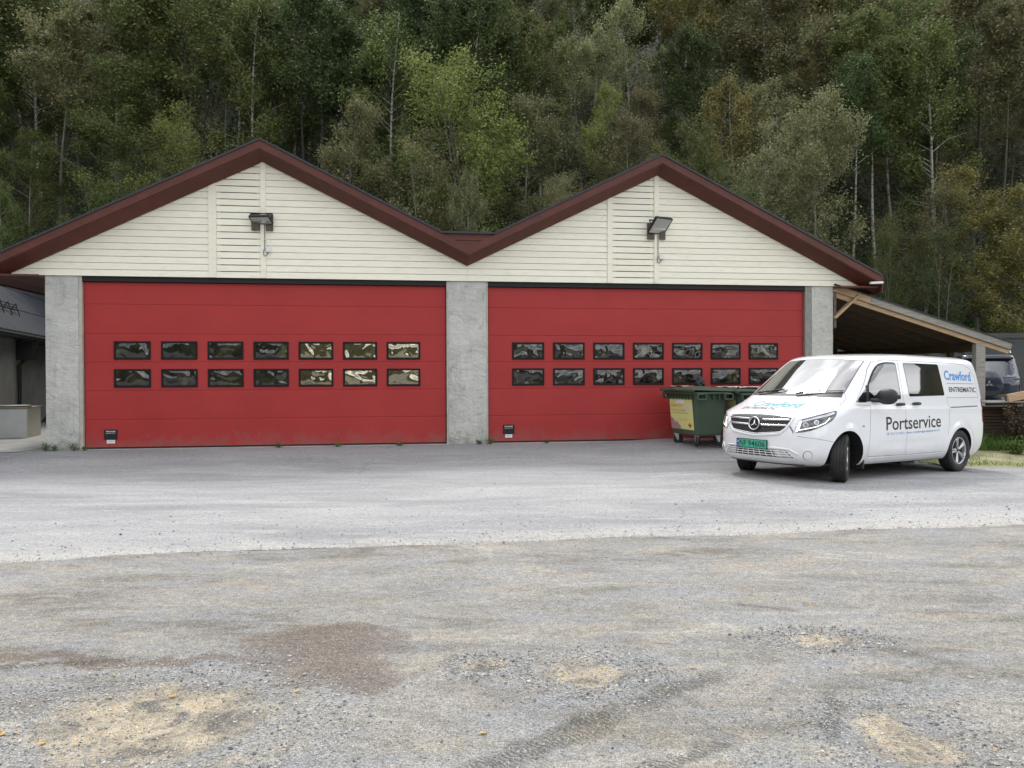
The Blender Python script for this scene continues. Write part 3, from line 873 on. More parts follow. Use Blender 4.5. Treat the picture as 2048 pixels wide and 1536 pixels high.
for di, (a, b, wx0, wp) in enumerate(((-8.462, -1.378, -7.913, .8845), (-.500, 6.595, .014, .8815))):
    mb = MB(); mb.box(a, b, .115, .16, .166, 3.45).box(a, b, .062, .115, .166, .181); mb.m = 1; mb.box(a + .02, b - .02, .0765, .1149, .19, 3.42)
    door = mb.build('garage_door', [M['seal'], M['doorred']], GAR)
    tag(door, 'red sectional door, %s' % ('left one beside the neighbouring building' if di == 0 else 'right one behind the green bins'))
    for k in range(6):
        z0, z1 = DJ[k] + .005, DJ[k + 1] - .005
        yf = .070
        mb = MB().box(a + .004, b - .004, yf, .112, z0, z1, bev=.009)
        mb.build('door_panel', M['doorred'], door)
    for row, z in enumerate((1.921, 1.371)):
        for c_ in range(7):
            for nm, me, dy in (('window_frame', frame_me, 0.), ('window_pane', pane_me, 0.)):
                o = link_mesh(nm, me, door, (wx0 + wp * c_, yf - .004 + dy, z))
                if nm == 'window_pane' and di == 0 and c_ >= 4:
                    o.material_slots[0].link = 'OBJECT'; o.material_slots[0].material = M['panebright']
                if nm == 'window_pane':
                    o.rotation_euler = (rngb.uniform(-.008, .008), 0, rngb.uniform(-.004, .004))
    px = -8.105 if di == 0 else -.19
    mb = MB(); mb.m = 0
    mb.box(px, px + .25, yf - .012, yf - .001, .345, .545, bev=.004)
    mb.m = 1
    mb.box(px + .05, px + .20, yf - .010, yf - .0012, .27, .338)
    for txt, z0, z1, x0, x1 in (('Normstahl', .495, .525, .04, .21), ('ENTREMATIC', .462, .478, .04, .21)):
        vs, fs = text_box(txt, px + x0, px + x1, z0, z1, bold=.02 if z1 > .5 else .0)
        mb.add([(v[0], yf - .0135, v[1]) for v in vs], fs)
    mb.m = 2
    mb.box(px + .065, px + .185, yf - .0112, yf - .0102, .312, .322).box(px + .085, px + .165, yf - .0112, yf - .0102, .295, .304)
    mb.build('maker_plate', [M['black'], M['whiteplastic'], M['blueprint']], door, fixn=False)

# --- floodlights
def floodlight(s, y, z, yaw, pitch, roll, w, h, label, blk):
    base = empty('floodlight', (0, 0, 0), 0, label, 'floodlight', 'floodlights on the gables')
    base.matrix_world = GARM @ Matrix.Translation((s, y, z)) @ Matrix.Rotation(yaw, 4, 'Z') @ Matrix.Rotation(pitch, 4, 'X') @ Matrix.Rotation(roll, 4, 'Y')
    t = .055
    mb = MB().box(-w / 2, w / 2, 0, t, -h / 2, h / 2, bev=.018)
    for k in range(9): mb.box(-w / 2 + .03 + k * (w - .06) / 8 - .004, -w / 2 + .03 + k * (w - .06) / 8 + .004, t, t + .022, -h / 2 + .03, h / 2 - .03)
    mb.build('housing', M['darkmetal'], base)
    b = .026
    mb = MB()
    for q in ((-w / 2 + .004, w / 2 - .004, h / 2 - b, h / 2 - .004), (-w / 2 + .004, w / 2 - .004, -h / 2 + .004, -h / 2 + b), (-w / 2 + .004, -w / 2 + b, -h / 2 + b, h / 2 - b), (w / 2 - b, w / 2 - .004, -h / 2 + b, h / 2 - b)):
        mb.box(q[0], q[1], -.008, .004, q[2], q[3], bev=.003)
    mb.build('lamp_frame', M['darkmetal'], base)
    mb = MB().box(-w / 2 + b, w / 2 - b, -.003, .001, -h / 2 + b, h / 2 - b); mb.build('lamp_glass', M['lampglass'], base)
    mb = MB().box(-w / 2 + b * 2, w / 2 - b * 2, -.0045, -.0032, -h * .22, -h * .10); mb.build('reflector', M['lampalu'], base)
    mb = MB()
    for sx in (-1, 1): mb.beam((sx * (w / 2 + .008), .02, 0), (sx * (w / 2 + .008), .14, .03), .03, .006)
    mb.beam((-w / 2 - .01, .14, .03), (w / 2 + .01, .14, .03), .006, .03)
    mb.build('bracket', M['darkmetal'], base)
    return base
bpy.context.view_layer.update()
GARM = GAR.matrix_world.copy()
def on_front(name, mbld, mats, label, cat, group=None):
    me = mbld.mesh(name, mats); o = link_mesh(name, me); o.matrix_world = GARM
    return tag(o, label, cat, group)
floodlight(-5.06, -.18, 4.68, rad(-12), rad(68), rad(0), .42, .28, 'small black floodlight tilted sharply down on the left gable', None)
floodlight(3.18, -.22, 4.76, rad(22), rad(46), rad(0), .46, .42, 'larger black floodlight with pale glass turned outward on the right gable', None)
on_front('mounting_block', MB().box(-5.26, -5.094, -.092, -.042, 4.50, 4.83, bev=.006).box(-4.98, -4.84, -.092, -.042, 4.50, 4.83, bev=.006), M['plankbrown'], 'dark brown mounting board behind the small left floodlight', 'mounting board')
on_front('mounting_block', MB().box(2.94, 3.096, -.092, -.042, 4.50, 4.85, bev=.006).box(3.214, 3.34, -.092, -.042, 4.50, 4.85, bev=.006), M['plankbrown'], 'reddish brown mounting board behind the large right floodlight', 'mounting board')
for cx, z0, lab in ((-4.985, 4.52, 'left'), (3.20, 4.50, 'right')):
    e = empty('junction_box', GARM @ Vector((cx, -.05, 4.12)), TH, 'small white junction box with looping cable on the %s gable post' % lab, 'junction box', 'junction boxes under the floodlights')
    mb = MB().box(.0, .095, -.055, -.004, -.05, .055, bev=.008); mb.build('box', M['whiteplastic'], e)
    mb = MB().box(-.085, -.012, -.012, -.004, -.055, .045, bev=.003); mb.build('cover_plate', M['siding'], e)
    mb = MB().tube([(-.02, -.02, z0 - 4.12 + .1), (-.02, -.02, .2), (-.022, -.024, .03), (-.045, -.03, -.06), (-.035, -.035, -.115), (0, -.035, -.13), (.035, -.035, -.10), (.045, -.03, -.045)], .007, 6)
    mb.build('cable', M['cable'], e)
    mb = MB().box(-.032, -.006, -.03, -.004, .21, .222).box(-.032, -.006, -.03, -.004, .02, .034); mb.build('cable_clip', M['whiteplastic'], e)

# ------------------------------------------------------------------ lean-to shelter on the right
LT = empty('lean_to_shed', (0, D0, 0), TH, 'open timber lean-to shed with grey rafters against the right side of the garage', 'shed')
def rz(s): return 3.555 - (s - 7.29) * .2915
for k in range(9):
    y = .02 + k * .68
    if k == 0:
        mb = MB().beam((7.28, -.03, rz(7.28) - .05), (8.20, -.03, rz(8.20) - .05), .045, .15, bev=.004); mb.build('fascia_board', M['wood_new'], LT)
        mb = MB().beam((8.15, -.035, rz(8.15) - .055), (11.68, -.035, rz(11.68) - .055), .045, .155, bev=.004); mb.build('fascia_board', M['wood_grey'], LT)
        mb = MB().beam((7.28, .02, rz(7.28) - .15), (11.66, .02, rz(11.66) - .155), .05, .17, bev=.004); mb.build('rafter', M['wood_new'], LT)
    else:
        mb = MB().beam((7.28, y, rz(7.28) - .15), (11.6, y, rz(11.6) - .15), .05, .17, bev=.004); mb.build('rafter', M['wood_dark'], LT)
nb = 28
for k in range(nb):       # roof boards lie across the rafters
    s0 = 7.28 + (11.62 - 7.28) * k / nb; s1 = 7.28 + (11.62 - 7.28) * (k + 1) / nb - .006
    mb = MB(); a = math.atan(-.2915)
    mb.prism([(s0, rz(s0) + .0), (s1, rz(s1) + .0), (s1, rz(s1) + .022), (s0, rz(s0) + .022)], -.05, 6.0)
    mb.build('roof_board', M['wood_dark'], LT)
mb = MB().prism([(7.27, rz(7.27) + .024), (11.74, rz(11.74) + .024), (11.74, rz(11.74) + .045), (7.27, rz(7.27) + .045)], -.09, 6.05); mb.build('roof_felt', M['roofedge'], LT)
mb = MB().box(10.80, 11.04, -.02, .12, -.1, 2.30, bev=.006); mb.build('post', M['wood_grey'], LT)
mb = MB().box(10.86, 10.98, .95, 1.07, -.1, 2.12, bev=.006); mb.build('post', M['wood_dark'], LT)
mb = MB().box(10.86, 10.98, 5.7, 5.82, -.1, 2.12, bev=.006); mb.build('post', M['wood_dark'], LT)
mb = MB().box(10.85, 10.99, .125, 5.9, 2.10, 2.28, bev=.006); mb.build('eave_beam', M['wood_dark'], LT)
mb = MB().beam((7.275, -.02, 2.84), (7.86, -.02, 3.36), .05, .16, (0, 1, 0), bev=.004); mb.build('brace', M['wood_new'], LT)
mb = MB().box(7.28, 7.34, -.02, .1, 2.62, 3.5, bev=.004); mb.build('wall_post', M['plankbrown'], LT)
for k in range(26):  # boards added to close the back and keep the shed interior dark
    x0 = 7.3 + k * .14
    mb = MB().box(x0, x0 + .132, 6.02, 6.045, 0, rz(x0) - .05); mb.build('added_back_board', M['wood_dark'], LT)
# things stored in the shed are hidden by the van

# ------------------------------------------------------------------ container wall, far right
CW = empty('shipping_container', (10.2, 26.9, .15), math.atan2(-1.35, 9.2), 'dark grey-green steel container wall with ribs behind the shed', 'container')
mb = MB().box(0, 12, 0, 2.4, 0, 2.72); mb.build('wall', M['container'], CW)
mb = MB().box(-.03, 12.03, -.05, .0, 2.60, 2.76).box(-.03, 12.03, -.05, 0, 0, .16); mb.build('rail', M['container'], CW)
for k in range(6):
    mb = MB().box(.4 + k * 2.25, .52 + k * 2.25, -.045, -.001, .161, 2.599); mb.build('rib', M['container'], CW)

# ------------------------------------------------------------------ neighbouring building, far left
NB = empty('neighbouring_building', (-12.13, 19.0, 0), math.atan2(.957, -.292), 'low rendered building with a dark corrugated roof at the left edge', 'building')
# local x runs along the eave (away from the camera), local y to the left (up the roof)
mb = MB(); k = .85
n = 210
vs = []
for i in range(n + 1):
    x = -7 + 21. * i / n
    w = .022 * math.cos(i * math.pi)
    vs += [(x, 0, 2.76 + w), (x, 5.6, 2.76 + 5.6 * k + w)]
mb.add(vs, [(2 * i, 2 * i + 2, 2 * i + 3, 2 * i + 1) for i in range(n)], False)
mb.build('roof', M['corrugated'], NB)
for q in range(5):
    y = 1.1 * q + .9
    mb = MB().box(-7, 14, y, y + .03, 2.76 + y * k + .012, 2.76 + y * k + .034); mb.build('sheet_lap', M['corrugated'], NB)
mb = MB().box(-7, 14, 5.5, 5.75, 2.76 + 5.55 * k, 2.76 + 5.6 * k + .12); mb.build('ridge_cap', M['whiteplastic'], NB)
mb = MB().box(-7, 14, -.01, .03, 2.58, 2.74); mb.build('eave_board', M['darkmetal'], NB)
mb = MB().tube([(-7, -.06, 2.66), (14, -.06, 2.62)], .06, 10); mb.build('gutter', M['darkmetal'], NB)
mb = MB().box(-7, 3.2, .40, .6, 0, 2.62); mb.build('wall', M['stuccobeige'], NB)
mb = MB().box(3.21, 14, .95, 1.1, 0, 2.62); mb.build('wall', M['stuccobeige'], NB)
mb = MB().box(-7, 14, .03, 1.2, 2.60, 2.64); mb.build('soffit', M['darkmetal'], NB)
mb = MB().tube([(3.0, -.04, 2.6), (3.0, -.02, 2.35), (2.9, .2, 2.1), (2.75, .32, 1.9), (2.75, .33, .1)], .05, 10); mb.build('downpipe', M['darkmetal'], NB)
mb = MB().box(2.7, 3.2, -.02, .38, 2.05, 2.56); mb.build('pipe_hopper', M['darkmetal'], NB)
sg = empty('snow_guard', (0, 0, 0)); sg.parent = None
bpy.data.objects.remove(sg)
mb = MB()
g0 = .72
for zz in (.10, .17, .24): mb.tube([(-6, g0, 2.76 + g0 * k + zz), (4.1, g0, 2.76 + g0 * k + zz)], .012, 6)
for i in range(15):
    x = -5.9 + i * .7
    mb.beam((x, g0 + .1, 2.78 + (g0 + .1) * k), (x, g0 - .02, 2.76 + g0 * k + .28), .04, .02)
    mb.beam((x, g0 - .12, 2.78 + (g0 - .12) * k), (x, g0 - .02, 2.76 + g0 * k + .28), .04, .02)
mb.build('snow_guard', M['darkmetal'], NB)

# cabinet with boards on top
CB = empty('cabinet', (-11.39, 18.80, .01), rad(14), 'old off-white enamel cabinet standing outside by the left building', 'cabinet')
mb = MB().box(-1.30, 0, .012, .98, .02, .84, bev=.01); mb.build('body', M['cabinetside'], CB)
mb = MB().box(-.66, -.004, -.012, .011, .03, .82, bev=.006); mb.build('door', M['cabinet'], CB)
mb = MB().box(-1.296, -.668, -.012, .011, .03, .82, bev=.006); mb.build('door', M['cabinet'], CB)
mb = MB().box(-1.40, .04, -.02, 1.0, .842, .868); mb.build('top_board', M['wood_grey'], CB)
o = link_mesh('plank', MB().box(-1.5, .02, .1, .30, .001, .022).mesh('plank', M['wood_dark']))
o.matrix_world = Matrix.Translation((-11.39, 18.80, .88)) @ Matrix.Rotation(rad(16), 4, 'Z'); tag(o, 'brown loose board lying along the front of the cabinet top', 'plank')
o = link_mesh('plank', MB().box(-1.4, -.20, .4, .78, .001, .03).mesh('plank', M['paper']))
o.matrix_world = Matrix.Translation((-11.39, 18.80, .88)) @ Matrix.Rotation(rad(11), 4, 'Z'); tag(o, 'white board lying at the back of the cabinet top', 'plank')

# ------------------------------------------------------------------ the white van
def interp(x, xp, fp):
    """smooth (monotone cubic) interpolation"""
    xp = np.asarray(xp, float); fp = np.asarray(fp, float); x = np.asarray(x, float)
    h = np.diff(xp); d = np.diff(fp) / h; m = np.zeros_like(fp)
    m[1:-1] = np.where(d[:-1] * d[1:] > 0, 2 * d[:-1] * d[1:] / (d[:-1] + d[1:] + 1e-12), 0)
    m[0], m[-1] = d[0], d[-1]
    i = np.clip(np.searchsorted(xp, x) - 1, 0, len(h) - 1); t = (x - xp[i]) / h[i]
    return ((1 + 2 * t) * (1 - t) ** 2 * fp[i] + t * (1 - t) ** 2 * h[i] * m[i] + t * t * (3 - 2 * t) * fp[i + 1] + t * t * (t - 1) * h[i] * m[i + 1])
VT = [  # z, front x, rear x, half width, nose depth, nose exponent
 (.225, 3.88, -.70, .84, .70, 2.6), (.26, 3.99, -.76, .875, .73, 2.6), (.31, 4.045, -.81, .905, .76, 2.6), (.38, 4.075, -.86, .930, .78, 2.6), (.50, 4.085, -.89, .950, .80, 2.6),
 (.62, 4.085, -.90, .960, .80, 2.6), (.75, 4.065, -.892, .963, .80, 2.6), (.86, 4.03, -.887, .960, .80, 2.7), (.92, 3.985, -.883, .957, .77, 2.8),
 (.965, 3.90, -.88, .955, .72, 3.0), (1.01, 3.77, -.877, .952, .68, 3.3), (1.06, 3.61, -.873, .948, .62, 3.5), (1.115, 3.46, -.87, .940, .56, 3.5),
 (1.17, 3.345, -.865, .934, .50, 3.3), (1.22, 3.265, -.862, .929, .46, 3.0), (1.28, 3.19, -.857, .922, .43, 2.8), (1.38, 3.055, -.847, .907, .42, 2.6),
 (1.53, 2.845, -.825, .882, .42, 2.6), (1.67, 2.645, -.793, .858, .42, 2.6), (1.76, 2.505, -.760, .840, .42, 2.6), (1.815, 2.42, -.73, .820, .44, 2.5),
 (1.862, 2.28, -.67, .780, .50, 2.4), (1.892, 2.06, -.57, .71, .56, 2.3), (1.912, 1.78, -.40, .60, .60, 2.2), (1.924, 1.45, -.12, .44, .62, 2.1), (1.930, 1.1, .22, .25, .45, 2.0), (1.932, .85, .52, .10, .18, 2.0)]
VA = np.array(VT)
def van_body_mesh():
    nt_ = 132
    T = np.linspace(0, len(VT) - 1, nt_)
    C = [interp(T, np.arange(len(VT)), VA[:, k]) for k in range(6)]
    NF, NS, NR = 40, 96, 14
    rings = []
    for k in range(nt_):
        z, xf, xr, w, Rf, nf = (c[k] for c in C)
        Rr = min(.16, (xf - xr) * .2); Rf = min(Rf, (xf - xr) * .5); nr = 3.2
        th = np.linspace(0, math.pi / 2, NF)
        px = xf - Rf + Rf * np.cos(th) ** (2 / nf); py = w * np.sin(th) ** (2 / nf)
        sx = np.linspace(xf - Rf, xr + Rr, NS + 2)[1:-1]
        # plan taper and wheel-arch flares, subtle waist crease
        sy = np.full(NS, w) - .028 * np.clip((.3 - sx) / 1.2, 0, 1) ** 1.6 * w
        for ax, az in ((0., .34), (3.2, .345)):
            d = np.hypot(sx - ax, z - az)
            sy = sy + .018 * np.exp(-((d - .43) / .055) ** 2) * (1 if z < .85 else math.exp(-((z - .85) / .04) ** 2))
        sy = sy + .006 * math.exp(-((z - 1.045) / .018) ** 2) * np.clip((2.9 - sx) / .5, 0, 1) - .010 * math.exp(-((z - .52) / .07) ** 2) * np.exp(-((sx - 1.6) / .75) ** 4)
        th = np.linspace(math.pi / 2, 0, NR)
        rx = xr + Rr - Rr * np.cos(th) ** (2 / nr); ry = (sy[-1]) * np.sin(th) ** (2 / nr)
        hx_ = np.concatenate([px, sx, rx]); hy_ = np.concatenate([py, sy, ry])
        # superellipse noses leave the flank tangent: blend flare into the nose end
        ex = hx_[1:-1][::-1]; ey = -hy_[1:-1][::-1]
        X = np.concatenate([hx_, ex]); Y = np.concatenate([hy_, ey])
        rings.append(np.stack([X, Y, np.full_like(X, z)], 1))
    n = len(rings[0]); V = np.concatenate(rings)
    r = np.arange((nt_ - 1) * n); a = r; b = (r // n) * n + (r % n + 1) % n
    F = np.stack([a, b, b + n, a + n], 1)
    faces = [tuple(f) for f in F.tolist()] + [tuple(range(n - 1, -1, -1)), tuple((nt_ - 1) * n + i for i in range(n))]
    me = bpy.data.meshes.new('body')
    me.from_pydata([tuple(v) for v in V.tolist()], [], faces)
    me.polygons.foreach_set('use_smooth', [True] * len(faces))
    return me
VANN = Vector((.0212, .006, 1)).normalized()
VYAW = 3.7418
fw_ = Vector((math.cos(VYAW), math.sin(VYAW), 0)); fw_ = (fw_ - VANN * fw_.dot(VANN)).normalized(); lf_ = VANN.cross(fw_)
VAN = empty('delivery_van', (0, 0, 0), 0, 'white delivery van with black lettering, lit headlights and turned front wheels', 'van')
mvan = Matrix((fw_, lf_, VANN)).transposed().to_4x4(); mvan.translation = (6.9252, 14.1191, -.036)
VAN.matrix_world = mvan

me = van_body_mesh()
shell = bpy.data.objects.new('tmp_shell', me); COL.objects.link(shell)
me.materials.append(M['paint']); me.materials.append(M['black'])
bvh_full = BVHTree.FromObject(shell, bpy.context.evaluated_depsgraph_get())
# cut the wheel houses
mb = MB()
for ax, rr in ((0., .388), (3.2, .398)):
    for sgn in (-1, 1):
        prof = [(.001, sgn * .50), (rr, sgn * .50), (rr, sgn * 1.1), (.001, sgn * 1.1)]
        mb.lathe(prof, 56, 'y', Matrix.Translation((ax, 0, .345)), smooth=False)
cme = mb.mesh('tmp_cut', M['black'])
bm = bmesh.new(); bm.from_mesh(cme); bmesh.ops.remove_doubles(bm, verts=bm.verts, dist=.004); bmesh.ops.recalc_face_normals(bm, faces=bm.faces); bm.to_mesh(cme); bm.free()
cut = bpy.data.objects.new('tmp_cut', cme); COL.objects.link(cut)
bo = shell.modifiers.new('b', 'BOOLEAN'); bo.operation = 'DIFFERENCE'; bo.object = cut; bo.solver = 'EXACT'; bo.material_mode = 'TRANSFER'
dg = bpy.context.evaluated_depsgraph_get()
bme = bpy.data.meshes.new_from_object(shell.evaluated_get(dg)); bme.name = 'body'
bpy.data.objects.remove(shell); bpy.data.objects.remove(cut)
bm = bmesh.new(); bm.from_mesh(bme)
for e_ in bm.edges:
    e_.smooth = not (len(e_.link_faces) == 2 and e_.calc_face_angle(0) > rad(38))
bm.to_mesh(bme); bm.free()
body = link_mesh('body', bme, VAN)

def project(pt, d, bvh=bvh_full, off=.0):
    o = Vector(pt) - Vector(d) * 3
    h = bvh.ray_cast(o, Vector(d), 8)
    if h[0] is None:
        q = bvh.find_nearest(Vector(pt)); return q[0] + q[1] * off
    return h[0] + h[1] * off
LEFT = dict(o=lambda u, v: (u, 1.5, v), d=(0, -1, 0))
RIGHT = dict(o=lambda u, v: (u, -1.5, v), d=(0, 1, 0))
FRONT = dict(o=lambda u, v: (5, u, v), d=(-1, 0, 0))
REAR = dict(o=lambda u, v: (-2, u, v), d=(1, 0, 0))
TOP = dict(o=lambda u, v: (v, u, 3), d=(0, 0, -1))
q_ = math.sqrt(.5)
DIAGL = dict(o=lambda u, v: (2.0 - (u - 2.01) * q_, 2.0 + (u - 2.01) * q_, v), d=(-q_, -q_, 0))
DIAGR = dict(o=lambda u, v: (2.0 - (u - 2.01) * q_, -2.0 - (u - 2.01) * q_, v), d=(-q_, q_, 0))
def dense(poly, step, closed=True):
    o = []
    for i in range(len(poly) if closed else len(poly) - 1):
        a, b = Vector(poly[i]), Vector(poly[(i + 1) % len(poly)]); n = max(1, int((b - a).length / step))
        for k in range(n): o.append(tuple(a.lerp(b, k / n)))
    if not closed: o.append(tuple(poly[-1]))
    return o
def roundpoly(poly, r, n=5):
    """round the corners of a polygon"""
    o = []; k = len(poly)
    rs = r if isinstance(r, (list, tuple)) else [r] * k
    for i in range(k):
        p0, p, p1 = Vector(poly[i - 1]), Vector(poly[i]), Vector(poly[(i + 1) % k])
        a = (p0 - p); b = (p1 - p); ra = min(rs[i], a.length * .48, b.length * .48)
        A = p + a.normalized() * ra; B = p + b.normalized() * ra
        for t in np.linspace(0, 1, n):
            o.append(tuple(A * (1 - t) ** 2 + p * 2 * t * (1 - t) + B * t * t))
    return o
def patch(name, poly, view, material, off=.004, step=.04, parent=None, skirt=.012, mb=None, smooth=True):
    """a shaped panel laid on the body surface: outline in view coordinates"""
    out_ = dense(poly, step); n = len(out_)
    xs = [p[0] for p in out_]; ys = [p[1] for p in out_]
    pts = [Vector(p) for p in out_]
    gxs = np.arange(min(xs) + step * .5, max(xs), step); gys = np.arange(min(ys) + step * .5, max(ys), step)
    op = np.array(out_)
    for x in gxs:
        for y in gys:
            if np.min(np.hypot(op[:, 0] - x, op[:, 1] - y)) > step * .45: pts.append(Vector((x, y)))
    r = delaunay_2d_cdt(pts, [], [list(range(n))], 1, 1e-6)
    v2, fs = r[0], r[2]
    vs = [project(view['o'](p[0], p[1]), view['d'], off=off) for p in v2]
    own = mb is None
    mb = mb or MB()
    mb.add(vs, fs, smooth)
    if skirt:
        # edge strip down to the surface
        top_ = [project(view['o'](*p), view['d'], off=off) for p in out_]; bot = [project(view['o'](*p), view['d'], off=off - skirt) for p in out_]
        mb.add(top_ + bot, [(i, (i + 1) % n, (i + 1) % n + n, i + n) for i in range(n)], False)
    if own:
        me = mb.mesh(name, material)
        bm = bmesh.new(); bm.from_mesh(me); bmesh.ops.remove_doubles(bm, verts=bm.verts, dist=.002)
        for e_ in bm.edges: e_.smooth = not (len(e_.link_faces) == 2 and e_.calc_face_angle(0) > rad(30))
        d = Vector(view['d'])
        for f in bm.faces:
            f.normal_update()
            if f.normal.dot(d) > 0 and f.smooth: f.normal_flip()
        bm.to_mesh(me); bm.free()
        return link_mesh(name, me, parent)
def line_on(name, path, view, width, material, off=.0015, parent=None, mb=None, step=.03):
    """narrow strip along a path on the surface"""
    P = [Vector(p) for p in dense(path, step, False)]
    a_, b_ = [], []
    for i, p in enumerate(P):
        t = (P[min(i + 1, len(P) - 1)] - P[max(0, i - 1)]).normalized(); nn = Vector((-t.y, t.x)) * width / 2
        a_.append(project(view['o'](*(p + nn)), view['d'], off=off)); b_.append(project(view['o'](*(p - nn)), view['d'], off=off))
    n = len(P); own = mb is None; mb = mb or MB()
    mb.add(a_ + b_, [(i, i + 1, n + i + 1, n + i) for i in range(n - 1)], True)
    if own: return mb.build(name, material, parent, fixn=False)
def text_on(name, txt, view, x0, x1, y0, y1, material, parent, flip=False, rot=0., off=.003, **k):
    vs, fs = text_box(txt, 0, 1, 0, 1, **k)
    w, h = x1 - x0, y1 - y0; o = []
    for (a, b) in vs:
        u = a * w; v = b * h
        u, v = u * math.cos(rot) - v * math.sin(rot), u * math.sin(rot) + v * math.cos(rot)
        uu = (x1 - u) if flip else (x0 + u)
        vv = (y1 - v) if view is TOP else (y0 + v)
        o.append(project(view['o'](uu, vv), view['d'], off=off))
    return MB().add(o, fs, True).build(name, material, parent, fixn=False)

def mirror_views(v, vm, poly):  # same outline for the other flank
    return [(v, poly), (vm, poly)]
# side glass
fd_win = roundpoly([(2.655, 1.185), (1.815, 1.222), (1.845, 1.742), (2.10, 1.742), (2.27, 1.712), (2.44, 1.60), (2.635, 1.40)], [.03, .03, .05, .12, .12, .15, .05])
qt_win = roundpoly([(3.0, 1.150), (2.735, 1.150), (2.715, 1.355)], [.025, .03, .03])
sl_win = roundpoly([(1.555, 1.240), (.500, 1.262), (.580, 1.765), (1.615, 1.765)], .035)
for view in (LEFT, RIGHT):
    L_ = view is LEFT
    patch('window_seal', roundpoly([(2.69, 1.160), (1.795, 1.200), (1.828, 1.762), (2.10, 1.764), (2.29, 1.732), (2.465, 1.61), (2.665, 1.41)], [.03, .03, .05, .12, .12, .15, .05]), view, M['seal'], off=.003, parent=VAN)
    patch('side_window', fd_win, view, M['glass'], off=.0055, parent=VAN)
    patch('quarter_window', qt_win, view, M['glass'], off=.005, parent=VAN)
    patch('window_pillar', [(2.735, 1.155), (2.690, 1.158), (2.672, 1.41), (2.705, 1.39)], view, M['blackplastic'], off=.006, parent=VAN)
    patch('sliding_door_window', sl_win, view, M['glass'], off=.0045, parent=VAN)
    # shut lines
    mb = MB()
    sd_ = view
    def arc(cx, cz, r, a0, a1, n=10): return [(cx + r * math.cos(rad(a)), cz + r * math.sin(rad(a))) for a in np.linspace(a0, a1, n)]
    for pth in (
        [(2.665, .345), (2.655, .80), (2.64, 1.05), (2.625, 1.10)],
        [(2.625, 1.10), (3.01, 1.115)],
        [(1.64, .335), (1.66, .70), (1.70, 1.05), (1.735, 1.25), (1.755, 1.60), (1.765, 1.795)],
        [(1.765, 1.795), (2.12, 1.798), (2.33, 1.765), (2.50, 1.64), (2.70, 1.44), (2.95, 1.205)],
        [(.43, .60), (.40, .80), (.385, 1.05), (.44, 1.25)],
        [(1.765, 1.795), (.3, 1.80), (-.25, 1.785), (-.48, 1.72), (-.60, 1.55), (-.63, 1.25)],
        [(.44, 1.225), (-.63, 1.235)],
        [(2.665, .345), (1.64, .335), (.55, .345)]):
        line_on('', pth, view, .0055, None, off=.0012, mb=mb)
    mb.build('shut_lines', M['gap'], VAN, fixn=False)
    line_on('door_rail', [(.345, 1.066), (-.585, 1.085)], view, .020, M['gap'], off=.002, parent=VAN)
    patch('sill_strip', [(2.66, .262), (2.66, .325), (.53, .330), (.50, .275)], view, M['paint'], off=.010, parent=VAN, skirt=.02)
    for hx0, hz in ((1.86, 1.118), (1.40, 1.128)):
        patch('handle_recess', roundpoly([(hx0 - .10, hz - .05), (hx0 + .095, hz - .05), (hx0 + .095, hz + .035), (hx0 - .10, hz + .035)], .04), view, M['paint'], off=.004, parent=VAN, step=.03)
        mb = MB(); y = project(view['o'](hx0, hz), view['d'])[1]; sg_ = 1 if L_ else -1
        mb.tube([(hx0 - .098, y + sg_ * .006, hz), (hx0 - .08, y + sg_ * .032, hz + .003), (hx0, y + sg_ * .040, hz + .006), (hx0 + .07, y + sg_ * .034, hz + .003), (hx0 + .093, y + sg_ * .006, hz)], [.016, .023, .025, .023, .016], 10)
        mb.build('door_handle', M['blackplastic'], VAN)
    patch('indicator', roundpoly([(2.80, .79), (2.86, .79), (2.86, .815), (2.80, .815)], .01), view, M['silver'], off=.004, parent=VAN, step=.03)
    # tail lamp wraps the rear corner
    patch('tail_lamp', roundpoly([(-.80, .80), (-.735, .82), (-.72, 1.20), (-.80, 1.24), (-.835, 1.20), (-.845, .84)], .02), view, M['redlamp'], off=.006, parent=VAN)
    # headlamp
    dv = DIAGL if L_ else DIAGR
    hl = roundpoly([(-.105 - .26, .715), (-.30, .885), (-.18, .925), (0.0, .975), (.235, 1.035), (.225, .975), (.165, .895), (.03, .815), (-.14, .745), (-.30, .708)], [.02, .02, .1, .1, .03, .04, .08, .1, .1, .03], 4)
    hcen = (-.05, .86)
    def inset(poly, k, c=hcen): return [(c[0] + (p[0] - c[0]) * k, c[1] + (p[1] - c[1]) * k) for p in poly]
    H = patch('headlight', hl, dv, M['lamp_dark'], off=.006, parent=VAN)
    patch('daytime_strip', roundpoly([(-.352, .722), (-.298, .875), (-.262, .882), (-.275, .84), (-.300, .765), (-.325, .722)], .01), dv, M['lamp_lit'], off=.009, parent=H, step=.025)
    patch('indicator_band', roundpoly([(-.27, .878), (-.18, .905), (-.02, .950), (.19, 1.008), (.20, .985), (.08, .945), (-.10, .905), (-.26, .855)], .012), dv, M['lampclear'], off=.009, parent=H, step=.03)
    line_on('daytime_strip', [(-.315, .745), (-.22, .765), (-.08, .80), (.05, .855), (.12, .93)], dv, .012, M['lamp_lit'], off=.009, parent=H)
    for (u, v, rr) in ((-.215, .822, .038), (-.07, .862, .034)):
        c0 = [(u + rr * math.cos(a), v + rr * math.sin(a)) for a in np.linspace(0, 2 * math.pi, 18, endpoint=False)]
        patch('reflector_bowl', c0, dv, M['lampclear'], off=.008, parent=H, step=.02)
        patch('projector_lens', [(u + (p[0] - u) * .6, v + (p[1] - v) * .6) for p in c0], dv, M['glass'], off=.011, parent=H, step=.02)
